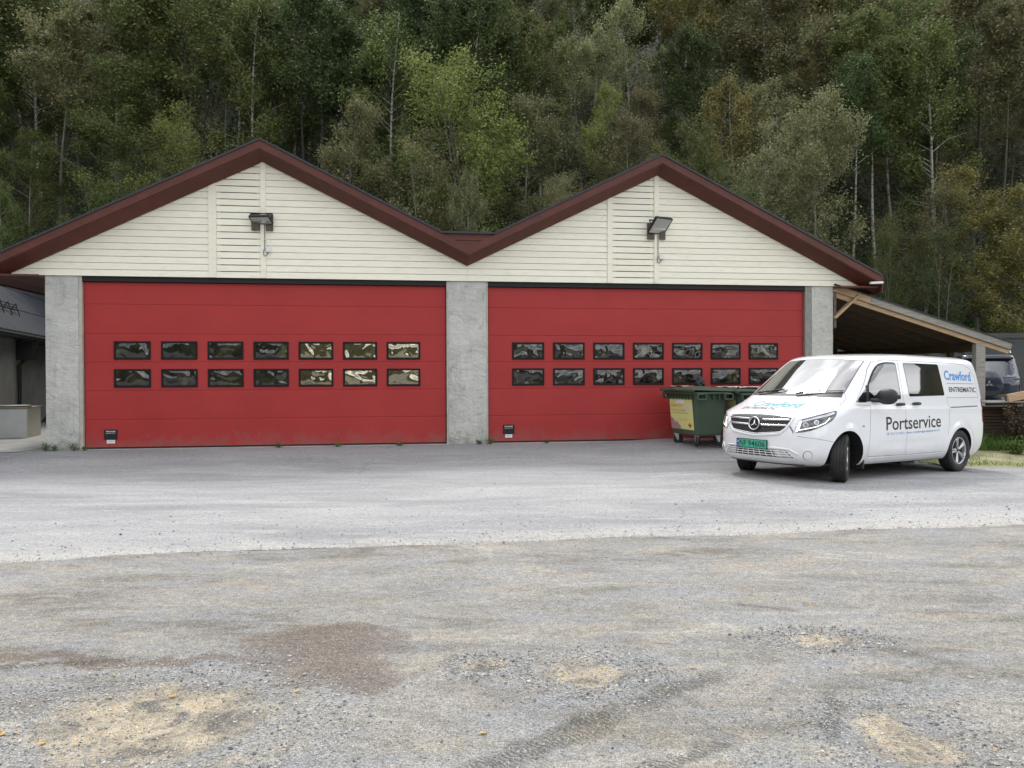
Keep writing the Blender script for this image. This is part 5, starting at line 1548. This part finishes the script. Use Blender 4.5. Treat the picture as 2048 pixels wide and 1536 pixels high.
# ------------------------------------------------------------------ trees
rngT = np.random.RandomState(11)
def leaf_quads(P, size, rs, droop=.0, asp=.62):
    n = len(P)
    d = rs.normal(size=(n, 3)); d[:, 2] = d[:, 2] * .6 - droop; d /= np.linalg.norm(d, axis=1)[:, None]
    e = rs.normal(size=(n, 3)); e -= d * (e * d).sum(1)[:, None]; e /= np.linalg.norm(e, axis=1)[:, None]
    s = size * rs.uniform(.6, 1.35, n)[:, None]
    V = np.stack([P - d * s * .5, P + e * s * asp * .5, P + d * s * .5, P - e * s * asp * .5], 1).reshape(-1, 3)
    F = np.arange(4 * n).reshape(n, 4)
    return V, F
def tree_parts(kind, seed):
    """returns (trunk mesh, crown mesh) for a tree of unit height 10"""
    rs = np.random.RandomState(seed); R = random.Random(seed)
    mb = MB(); tips = []
    H = 10.
    P = dict(birch=dict(stems=1, cb=.30, nb=34, sp=.20, up=.55, leaves=15000, ls=.10, droop=.7, r=.085, cl=.26),
             alder=dict(stems=1, cb=.16, nb=44, sp=.27, up=.62, leaves=18000, ls=.105, droop=.1, r=.09, cl=.30),
             round=dict(stems=3, cb=.22, nb=22, sp=.30, up=.55, leaves=21000, ls=.105, droop=.1, r=.075, cl=.32),
             thin=dict(stems=3, cb=.22, nb=16, sp=.22, up=.8, leaves=9000, ls=.10, droop=.1, r=.055, cl=.34),
             tall=dict(stems=1, cb=.52, nb=30, sp=.20, up=.5, leaves=13000, ls=.115, droop=.2, r=.085, cl=.32),
             bush=dict(stems=6, cb=.10, nb=12, sp=.36, up=.7, leaves=12000, ls=.17, droop=.0, r=.06, cl=.45))[kind]
    for st in range(P['stems']):
        az = R.uniform(0, 6.28); lean = R.uniform(.03, .07) if P['stems'] == 1 else R.uniform(.08, .24)
        top = H * R.uniform(.9, 1.) if P['stems'] == 1 or st == 0 else H * R.uniform(.7, .97)
        n = 12; path = []
        bx_, by_ = math.cos(az) * lean * top, math.sin(az) * lean * top
        w1, w2 = R.uniform(0, 6), R.uniform(0, 6)
        for i in range(n):
            t = i / (n - 1)
            path.append(Vector((bx_ * t ** .8 + .16 * math.sin(t * 5 + w1) * t + math.cos(az) * .1 * (P['stems'] > 1), by_ * t ** .8 + .16 * math.sin(t * 6 + w2) * t + math.sin(az) * .1 * (P['stems'] > 1), top * t - .3 * (i == 0))))
        r0 = P['r'] * R.uniform(.8, 1.15)
        mb.tube(path, [r0 * (1 - .88 * (i / (n - 1)) ** .9) * (1.35 if i == 0 else 1) for i in range(n)], 7, cap=False)
        for b in range(P['nb']):
            t = P['cb'] + (1 - P['cb']) * (b + R.random()) / P['nb'] * .97
            f = t * (n - 1); i0 = int(f); p = path[i0].lerp(path[min(i0 + 1, n - 1)], f - i0)
            # crown profile: wide in the middle, pointed on top
            q = (t - P['cb']) / (1 - P['cb'])
            wid = (math.sin(math.pi * min(1, q * .86 + .16)) ** .7) if kind != 'round' else math.sqrt(max(0.02, 1 - (max(0, q - .30) / .72) ** 2)) * min(1, .55 + q * 1.5)
            L_ = H * P['sp'] * wid * R.uniform(.55, 1.2)
            a = R.uniform(0, 6.28); up = P['up'] * R.uniform(.6, 1.3) * (1 + q * .8)
            d = Vector((math.cos(a), math.sin(a), up)).normalized(); q1 = p + d * L_ * .5
            d2 = (d + Vector((0, 0, -.25 if kind == 'birch' else .12))).normalized()
            q2 = q1 + d2 * L_ * .5 + Vector((R.uniform(-.1, .1), R.uniform(-.1, .1), 0))
            rb = r0 * .36 * (1 - t * .6)
            mb.tube([p, q1, q2], [rb, rb * .6, rb * .2], 4, cap=False)
            tips.append((p, q1, q2, L_))
            for k in range(3):     # side twigs
                m0 = q1.lerp(q2, R.uniform(0, .8)); a2 = a + R.uniform(-1.3, 1.3)
                e2 = m0 + Vector((math.cos(a2), math.sin(a2), R.uniform(.0, .9))) * L_ * R.uniform(.22, .42)
                mb.tube([m0, e2], [rb * .4, rb * .12], 3, cap=False)
                tips.append((m0, m0.lerp(e2, .5), e2, L_ * .5))
    tm = mb.mesh('trunk', M['bark_grey'])
    # leaves in clumps strung along the outer branches
    C = []; W_ = []
    for (a, b, c, l) in tips:
        for k in range(3):
            t = R.uniform(.25, 1.05); p = (b.lerp(c, (t - .5) * 2) if t > .5 else a.lerp(b, t * 2))
            C.append(p); W_.append(.4 + l)
    C = np.array([tuple(c) for c in C]); W_ = np.array(W_) * rs.uniform(.05, 1.6, len(C)) ** 1.4; W_ /= W_.sum()
    N = int(P['leaves'] * 1.3); idx = rs.choice(len(C), N, p=W_)
    off = rs.normal(size=(N, 3)) * P['cl'] * .78 * rs.uniform(.35, 1.15, len(C))[idx][:, None]
    if kind == 'birch': off[:, 2] = off[:, 2] * 1.5 - .22; off[:, :2] *= .75
    pts = C[idx] + off
    V, F = leaf_quads(pts, P['ls'] * .94, rs, P['droop'])
    cm = np_mesh('crown', V, F, M['leaf_green'])
    return tm, cm
KINDS = {}
for kd, seeds in (('birch', (1, 2, 3)), ('alder', (4, 5, 6)), ('round', (7, 8)), ('thin', (9, 10, 11)), ('tall', (12, 13)), ('bush', (14, 15))):
    KINDS[kd] = [tree_parts(kd, s_) for s_ in seeds]
TREE_LABEL = {
 ('birch', 'leaf_green'): 'drooping green birch', ('birch', 'leaf_grey'): 'slender grey-green birch', ('birch', 'leaf_orange'): 'birch turning ochre',
 ('alder', 'leaf_green'): 'mid green broadleaf tree', ('alder', 'leaf_dark'): 'dark green dense tree', ('alder', 'leaf_grey'): 'grey-green willow-like tree',
 ('alder', 'leaf_brown'): 'brownish thinning tree', ('tall', 'leaf_dark'): 'tall dark bare-trunked tree', ('tall', 'leaf_green'): 'tall green bare-trunked tree',
 ('tall', 'leaf_orange'): 'tall ochre bare-trunked tree', ('tall', 'leaf_brown'): 'tall thin-leaved brown tree', ('thin', 'leaf_brown'): 'many-stemmed brownish tree',
 ('thin', 'leaf_green'): 'many-stemmed green tree', ('thin', 'leaf_grey'): 'many-stemmed grey-green tree', ('thin', 'leaf_dark'): 'many-stemmed dark tree',
 ('round', 'leaf_bright'): 'round yellow-green tree',
}
def add_tree(kind, leaf, x, y, h, seed=0, bk=None, label=None, wide=1.):
    R = random.Random(seed * 7 + int(x * 13) + int(y * 29))
    tm, cm = KINDS[kind][R.randrange(len(KINDS[kind]))]
    bk = bk or {'birch': 'bark_birch', 'tall': R.choice(['bark_grey', 'bark_birch', 'bark_dark']), 'thin': 'bark_grey'}.get(kind, 'bark_grey')
    nm = {'birch': 'birch_tree', 'bush': 'bush'}.get(kind, 'broadleaf_tree')
    e = empty(nm, (x, y, float(hill_z(x, y)) - .05), R.uniform(0, 6.28))
    s_ = h / 10.
    e.scale = (s_ * wide * R.uniform(.92, 1.1), s_ * wide * R.uniform(.92, 1.1), s_)
    for nm_, me_, mm_ in (('trunk', tm, bk), ('crown', cm, leaf)):
        o_ = link_mesh(nm_, me_, e); o_.material_slots[0].link = 'OBJECT'; o_.material_slots[0].material = M[mm_]
    if label: tag(e, label, 'tree' if kind != 'bush' else 'bush')
    else:
        u = 1024 + x / y * 1602
        colt = [t for lim, t in ((-150, 'beyond the left edge'), (90, 'at the far left'), (230, 'above the left eave'), (400, 'left of the left gable peak'), (520, 'by the left gable peak'), (650, 'right of the left gable peak'), (780, 'above the inner slope of the left gable'), (890, 'left of the roof valley'), (1000, 'above the roof valley'), (1120, 'right of the roof valley'), (1250, 'left of the right gable peak'), (1380, 'by the right gable peak'), (1500, 'right of the right gable peak'), (1620, 'above the outer right roof slope'), (1740, 'above the right eave'), (1860, 'above the shed'), (1960, 'above the container'), (2100, 'at the far right'), (9e9, 'beyond the right edge')) if u < lim][0]
        rowt = 'front-rank' if y < 33.2 else 'second-rank' if y < 36 else 'lower-slope' if y < 39 else 'mid-slope' if y < 45 else 'upper-slope' if y < 54 else 'distant high'
        tag(e, (rowt + ' ' + TREE_LABEL[(kind, leaf)] + ' ' + colt), 'tree', 'trees of the forest behind the garage')
    return e
def top_h(x, y, zt): return zt - float(hill_z(x, y))
def px(u, y): return (u - 1024) / 1602. * y
def zz(v, y): return CAM_H + (755 - v) / 1602. * y
HERO = [ # kind, leaf, column, distance, top row, width factor, bark, label
 ('round', 'leaf_bright', 975, 34, 105, 1.05, None, 'large round bright yellow-green tree rising above the valley between the gables'),
 ('round', 'leaf_bright', 415, 33, 225, .85, None, 'yellow-green tree with two small tops above the left roof slope'),
 ('alder', 'leaf_green', 235, 36, 125, 1.1, None, 'tall fresh green tree left of the left gable'),
 ('birch', 'leaf_grey', 590, 46, -60, 1.0, 'bark_birch', 'tall grey-green birch standing over the left gable peak'),
 ('birch', 'leaf_grey', 538, 44, -120, .9, 'bark_birch', 'birch with a thick white trunk right above the left gable'),
 ('alder', 'leaf_grey', 1622, 33, 165, .85, None, 'pale grey-green leafy tree over the right roof slope'),
 ('alder', 'leaf_brown', 690, 33, 195, .9, None, 'brown-tinged tree behind the right slope of the left gable'),
 ('thin', 'leaf_brown', 830, 32, 215, 1.0, None, 'thin brownish many-stemmed tree above the roof valley, left side'),
 ('alder', 'leaf_bright', 1195, 36, 165, .65, None, 'narrow yellow-green tree left of the right gable peak'),
 ('alder', 'leaf_brown', 1290, 38, 160, .8, None, 'olive-brown tree directly behind the right gable peak'),
 ('round', 'leaf_green', 1350, 33, 235, .8, None, 'low olive green tree just right of the right gable peak'),
 ('alder', 'leaf_orange', 1960, 33, 330, 1.15, None, 'broad ochre-green tree at the right edge behind the container'),
 ('alder', 'leaf_orange', 2075, 31, 350, 1.1, None, 'ochre-green tree cut off by the right edge of the view'),
 ('birch', 'leaf_orange', 1990, 56, -60, 1.0, 'bark_birch', 'tall rust-coloured birch in the upper right corner'),
 ('birch', 'leaf_orange', 2050, 58, -40, 1.0, 'bark_birch', 'rust-coloured birch at the very upper right edge'),
 ('tall', 'leaf_dark', 835, 42, -70, 1.2, 'bark_dark', 'dark-trunked tree with spreading dark limbs above the roof valley'),
 ('tall', 'leaf_dark', 925, 46, -90, 1.2, 'bark_dark', 'dark blue-green tree behind the bright round one'),
 ('alder', 'leaf_dark', 1880, 48, -20, 1.1, None, 'dark green dense tree high on the right of the slope'),
 ('tall', 'leaf_orange', 1590, 50, -30, 1.1, 'bark_birch', 'tall tree with yellow crown high above the right roof slope'),
 ('birch', 'leaf_grey', 1420, 46, -60, 1.0, 'bark_birch', 'pale birch with forked white limbs above the right gable'),
 ('tall', 'leaf_green', 1755, 37, 20, .9, 'bark_birch', 'leaning white-trunked birch right of the right gable, farther one'),
 ('tall', 'leaf_dark', 1700, 36, 110, .8, 'bark_birch', 'leaning white-trunked birch right of the right gable, nearer one'),
 ('birch', 'leaf_grey', 945, 31.5, 300, .6, None, 'small weeping birch in the gap above the roof valley'),
 ('thin', 'leaf_grey', 1500, 33, 235, .9, None, 'thin grey-green tree in front of the pale leafy tree'),
 ('thin', 'leaf_brown', 280, 32, 330, .8, None, 'small brownish twiggy tree over the left roof slope'),
 ('alder', 'leaf_green', 60, 35, 250, .9, None, 'mid green tree near the left edge of the view'),
 ('birch', 'leaf_green', 10, 33, 330, .7, None, 'young birch at the left edge of the view'),
 ('round', 'leaf_brown', 1150, 31.5, 350, .6, None, 'small olive bush-like tree left of the right gable'),
 ('thin', 'leaf_green', 1790, 31.5, 430, .7, None, 'thin pale-stemmed green sapling group above the shed roof'),
 ('thin', 'leaf_dark', 1880, 31, 420, .8, None, 'dark sapling with pale bare stems behind the shed'),
]
used = []
for i, (kd, lf, u, y, v, wd, bk, lab) in enumerate(HERO):
    x = px(u, y); add_tree(kd, lf, x, y, top_h(x, y, zz(v, y)), 100 + i, bk, lab, wd); used.append((x, y))
R = random.Random(5); cnt = 0
rows = [(31.5, 3.0), (34, 2.9), (37, 3.0), (40, 3.1), (43.5, 3.2), (47, 3.3), (51, 3.5), (55.5, 3.7), (60.5, 4.0), (66, 4.4), (72, 4.8)]
for y, st in rows:
    w = y * .70 + 5
    x = -w + R.uniform(0, st)
    while x < w:
        X, Y = x + R.uniform(-.9, .9), y + R.uniform(-1.3, 1.3)
        x += st * R.uniform(.85, 1.15)
        if any((X - a) ** 2 + (Y - b) ** 2 < (2.0 if b > 40 else 3.6) for a, b in used): continue
        # species in drifts over the slope
        n1 = float(rnoise(X * .10, Y * .14, 61)); n2 = float(rnoise(X * .13 + 5, Y * .11, 63))
        right = X / w
        if y < 36: kd = R.choice(['thin', 'thin', 'alder', 'thin', 'round'] )
        else: kd = R.choice(['tall', 'tall', 'alder', 'birch', 'alder', 'birch'])
        if right < -.2: pal = ['leaf_dark', 'leaf_green', 'leaf_dark', 'leaf_green', 'leaf_brown']
        elif right < .25: pal = ['leaf_green', 'leaf_grey', 'leaf_brown', 'leaf_dark', 'leaf_grey']
        else: pal = ['leaf_dark', 'leaf_green', 'leaf_brown', 'leaf_orange', 'leaf_dark']
        if n1 > .25: pal += ['leaf_brown', 'leaf_grey']
        if n1 < -.25: pal += ['leaf_dark', 'leaf_dark']
        if y > 50 and n2 > .0: pal += ['leaf_orange', 'leaf_grey']
        lf = R.choice(pal)
        if (kd, lf) not in TREE_LABEL:
            c_ = [l for (k, l) in TREE_LABEL if k == kd and l in pal]; lf = R.choice(c_) if c_ else {'round': 'leaf_bright', 'birch': 'leaf_green'}.get(kd, 'leaf_green')
            if kd == 'round' and lf == 'leaf_bright' and R.random() < .7: kd, lf = 'alder', 'leaf_green'
        h = {'thin': R.uniform(5.2, 8), 'round': R.uniform(4.5, 7), 'alder': R.uniform(7, 10.5), 'birch': R.uniform(9, 13), 'tall': R.uniform(10, 14)}[kd]
        add_tree(kd, lf, X, Y, h, cnt); used.append((X, Y)); cnt += 1
print('background trees', cnt)

# ------------------------------------------------------------------ loose stones, grass, weeds, undergrowth
rs = np.random.RandomState(77)
def stones(name, X, Y, size, material, label, zoff=0.):
    n = len(X)
    base = np.array([(1, 0, 0), (0, 1, 0), (-1, 0, 0), (0, -1, 0), (.05, .0, .8), (0, 0, -.6)], float)
    a = rs.uniform(0, 6.28, n); ca, sa = np.cos(a), np.sin(a)
    B = base[None] * rs.uniform(.65, 1.25, (n, 6, 1)) * np.stack([rs.uniform(.7, 1.3, n), rs.uniform(.5, .9, n), rs.uniform(.45, .85, n)], 1)[:, None, :] * size[:, None, None] * .5
    x = B[..., 0] * ca[:, None] - B[..., 1] * sa[:, None]; y = B[..., 0] * sa[:, None] + B[..., 1] * ca[:, None]
    Z = ground_z(X, Y) if zoff == 0 else gz(X, Y) + .003
    V = np.stack([x + X[:, None], y + Y[:, None], B[..., 2] + (Z + size * .12)[:, None]], -1).reshape(-1, 3)
    f = np.array([(0, 1, 4), (1, 2, 4), (2, 3, 4), (3, 0, 4), (1, 0, 5), (2, 1, 5), (3, 2, 5), (0, 3, 5)])
    F = (f[None] + 6 * np.arange(n)[:, None, None]).reshape(-1, 3)
    return tag(link_mesh(name, np_mesh(name, V, F, material)), label, kind='stuff')
xs, ys, ss = [], [], []
for (cx, cy, rx, ry), n in zip(ACX, (5200, 1000, 2300, 2000, 1900)):      # thrown up round each pothole
    a = rs.uniform(0, 6.28, n); r = np.abs(rs.normal(1.28, .30, n))
    xs.append(cx + np.cos(a) * r * rx); ys.append(cy + np.sin(a) * r * ry); ss.append(rs.gamma(2.6, .0029, n) + .004)
    k = n // 6; a = rs.uniform(0, 6.28, k); r = np.sqrt(rs.uniform(0, 1, k))
    xs.append(cx + np.cos(a) * r * rx); ys.append(cy + np.sin(a) * r * ry); ss.append(rs.gamma(2.5, .0030, k) + .003)
n = 26000
Y_ = 2.9 + (rs.uniform(0, 1, n) ** 1.35) * 4.9; X_ = rs.uniform(-1, 1, n) * (Y_ * .68 + .3)
keep = rnoise(X_ * 1.1, Y_ * 1.9, 41) + rs.normal(0, .35, n) > -.05
xs.append(X_[keep]); ys.append(Y_[keep]); ss.append(rs.gamma(2.4, .0024, keep.sum()) + .003)
X_, Y_, S_ = np.concatenate(xs), np.concatenate(ys), np.concatenate(ss)
k = (Y_ > 2.8) & (Y_ < asph_edge(X_) - .02)
stones('gravel_stones', X_[k], Y_[k], S_[k], M['stones'], 'loose grey gravel scattered over the yard and heaped round the potholes')
n = 5200
X_ = rs.uniform(-9, 9, n); Y_ = asph_edge(X_) + np.abs(rs.normal(0, 1, n)) ** 1.5 * .9 - .1
stones('grit', X_, Y_, rs.gamma(2.4, .004, n) + .004, M['stones'], 'grit scattered on the edge of the asphalt', 1)

def blades(name, X, Y, Z, h, w, material, label, lean=.45):
    n = len(X); a = rs.uniform(0, 6.28, n); b = rs.uniform(0, 6.28, n)
    dx, dy = np.cos(a) * w, np.sin(a) * w; l = h * lean * rs.uniform(.2, 1.6, n)
    lx, ly = np.cos(b) * l, np.sin(b) * l
    P = lambda kx, ky, f, kz: np.stack([X + kx + lx * f, Y + ky + ly * f, Z + h * kz], 1)
    V = np.stack([P(-dx, -dy, 0, 0), P(dx, dy, 0, 0), P(dx * .7, dy * .7, .35, .6), P(-dx * .3, -dy * .3, 1, 1)], 1).reshape(-1, 3)
    return tag(link_mesh(name, np_mesh(name, V, np.arange(4 * n).reshape(n, 4), material)), label, kind='stuff')
n = 60000
X_ = rs.uniform(7.4, 22, n); Y_ = 14.0 + rs.uniform(0, 1, n) ** 1.6 * 7
pn = rnoise(X_ * 1.3, Y_ * 2.2, 51)
k = (pn + rs.normal(0, .3, n) > -.15) & ((fdist(X_, Y_) < 3.6) | (X_ > 9.2)) & (X_ < 1.0 * Y_)
X_, Y_ = X_[k], Y_[k]
vz_ = lambda X, Y: gz(X, Y) - .012 + .012 * rnoise(X * 2, Y * 2, 8) + .05 * sm((Y - 14.2 - .10 * (X - 7.3)) / 2.5)
blades('grass', X_, Y_, vz_(X_, Y_) - .004, rs.gamma(3, .011, len(X_)) + .012, .004, M['grass'], 'short thin yellow-green grass on the verge behind the van')
# taller growth along the shed and under the table
n = 9000
X_ = rs.uniform(9.6, 16, n); Y_ = 16.6 + np.abs(rs.normal(0, .8, n)) + (X_ - 9.6) * .10
blades('tall_grass', X_, Y_, vz_(X_, Y_) - .004, rs.gamma(3, .035, n) + .04, .006, M['weed'], 'taller green grass under the rough table and along the shed', .35)

def plant(name, x, y, z, h, spread, nst, nlf, lsz, lm, label, cat, seed, group=None, stem='bark_grey'):
    r = np.random.RandomState(seed); e = empty(name, (x, y, z), 0, label, cat, group)
    mb = MB(); pts = []
    for k in range(nst):
        a = r.uniform(0, 6.28); l = spread * r.uniform(.2, 1); hh = h * r.uniform(.6, 1.05)
        p = [Vector((math.cos(a) * l * t ** 1.3, math.sin(a) * l * t ** 1.3, hh * t)) for t in np.linspace(0, 1, 5)]
        mb.tube(p, [.008 * h + .002, .006 * h + .002, .005 * h + .001, .004 * h, .002], 4, cap=False)
        for q in range(nlf // nst):
            t = r.uniform(.15, 1) * 3.999; i0 = int(t); pts.append(tuple(p[i0].lerp(p[i0 + 1], t - i0) + Vector(r.normal(0, lsz * .9, 3))))
    mb.build('stems', M[stem], e, fixn=False)
    V, F = leaf_quads(np.array(pts), lsz, r, .1); link_mesh('leaves', np_mesh('leaves', V, F, M[lm]), e)
    return e
k = 0
for (x, y, h, sp, lm, st, lab, cat) in (
    (10.75, 17.0, 1.0, .35, 'dryplant', 'bark_dark', 'dry brown stalky bush just right of the van, by the shed post', 'dry bush'),
    (11.25, 17.15, .95, .40, 'dryplant', 'bark_dark', 'dry brown bush under the left end of the rough table', 'dry bush'),
    (11.8, 17.1, .75, .45, 'dryplant', 'bark_dark', 'low dry brown bush under the middle of the rough table', 'dry bush'),
    (10.9, 16.6, .35, .35, 'weed', 'bark_grey', 'leafy green weed at the foot of the bush right of the van', 'weed'),
    (11.5, 16.55, .42, .4, 'weed', 'bark_grey', 'leafy green weed in front of the rough table', 'weed'),
    (12.1, 16.7, .38, .4, 'weed', 'bark_grey', 'leafy green weed at the right edge under the table', 'weed'),
    (10.3, 16.35, .26, .3, 'weed', 'bark_grey', 'low green weed beside the rear corner of the van', 'weed')):
    k += 1; plant('dry_bush' if 'bush' in cat else 'weed_plant', x, y, float(vz_(x, y)), h, sp, 26, 1500 if 'bush' in cat else 700, .05, lm, lab, cat, 200 + k, None, st)
# dark heap of old boards below the table
mb = MB()
o = empty('board_stack', (11.3, 18.1, .02), TH, 'dark stack of old boards in the shade below the rough table', 'board stack')
for q in range(12):
    MB().box(-1.0 + .05 * math.sin(q * 2), 1.9 + .08 * math.sin(q * 3), -.3, .5, q * .07, q * .07 + .06).build('board', M['wood_dark'], o)
# weeds at the foot of the garage front
wl = [(-9.10, .16, 'weed at the outer foot of the left pillar'), (-8.95, .10, 'small weed at the foot of the left pillar'), (-8.58, .16, 'green weed at the inner foot of the left pillar'), (-8.40, .07, 'tiny weed at the left end of the left door sill'),
      (-4.75, .07, 'tiny weed halfway along the left door sill'), (-3.6, .05, 'tiny dry weed right of the middle of the left door sill'), (-2.35, .06, 'tiny weed near the right end of the left door sill'), (-.48, .13, 'small weed at the right foot of the middle pillar'),
      (-.72, .07, 'tiny dark weed in front of the middle pillar'), (.72, .05, 'tiny weed on the right door sill near its left end')]
for q, (s_, h, lab) in enumerate(wl):
    p = GARM @ Vector((s_, -.13, 0))
    plant('weed_plant', p.x, p.y, float(gz(p.x, p.y)), h, h * .9, 12, 160, .028, 'weed', lab, 'weed', 300 + q)
# fallen leaves
n = 46
X_ = np.concatenate([rs.normal(-2.3, .25, 18), rs.uniform(-2.6, 2.4, 16), rs.normal(-1.6, .3, 12)]); Y_ = np.concatenate([rs.normal(3.55, .12, 18), rs.uniform(3.3, 6.2, 16), rs.normal(4.05, .1, 12)])
V, F = leaf_quads(np.stack([X_, Y_, ground_z(X_, Y_) + .006], 1), .035, rs); V = V.reshape(-1, 4, 3); V[..., 2] = (ground_z(X_, Y_) + .008)[:, None] + rs.uniform(-.003, .006, (n, 4)); V = V.reshape(-1, 3)
tag(link_mesh('fallen_leaves', np_mesh('fallen_leaves', V, F, M['fallen'])), 'a few yellow fallen leaves on the gravel', kind='stuff')
# undergrowth covering the slope
n = 150000
Y_ = 27.5 + rs.uniform(0, 1, n) ** 1.5 * 40; X_ = rs.uniform(-1, 1, n) * (Y_ * .75 + 3)
cl = rnoise(X_ * .8, Y_ * .9, 71) ; Z_ = hill_z(X_, Y_) + np.abs(rs.normal(0, .30, n)) * np.clip(.55 + cl, .15, 1.6)
V, F = leaf_quads(np.stack([X_, Y_, Z_], 1), .20, rs, .1)
tag(link_mesh('undergrowth', np_mesh('undergrowth', V, F, M['leaf_dark'])), 'dark ferns and low shrubs covering the forest floor', kind='stuff')
n = 26000
X_ = rs.uniform(12, 30, n); Y_ = 27.4 + .05 * (X_ - 10) + np.abs(rs.normal(0, 1.4, n)) + .06 * X_
Z_ = hill_z(X_, Y_) + np.abs(rs.normal(0, .55, n)) * np.clip(.7 + rnoise(X_ * .9, Y_ * .9, 73), .2, 2)
V, F = leaf_quads(np.stack([X_, Y_, Z_], 1), .13, rs, .1)
tag(link_mesh('shrub_belt', np_mesh('shrub_belt', V, F, M['leaf_green'])), 'belt of leafy green shrubs above the dark container', kind='stuff')
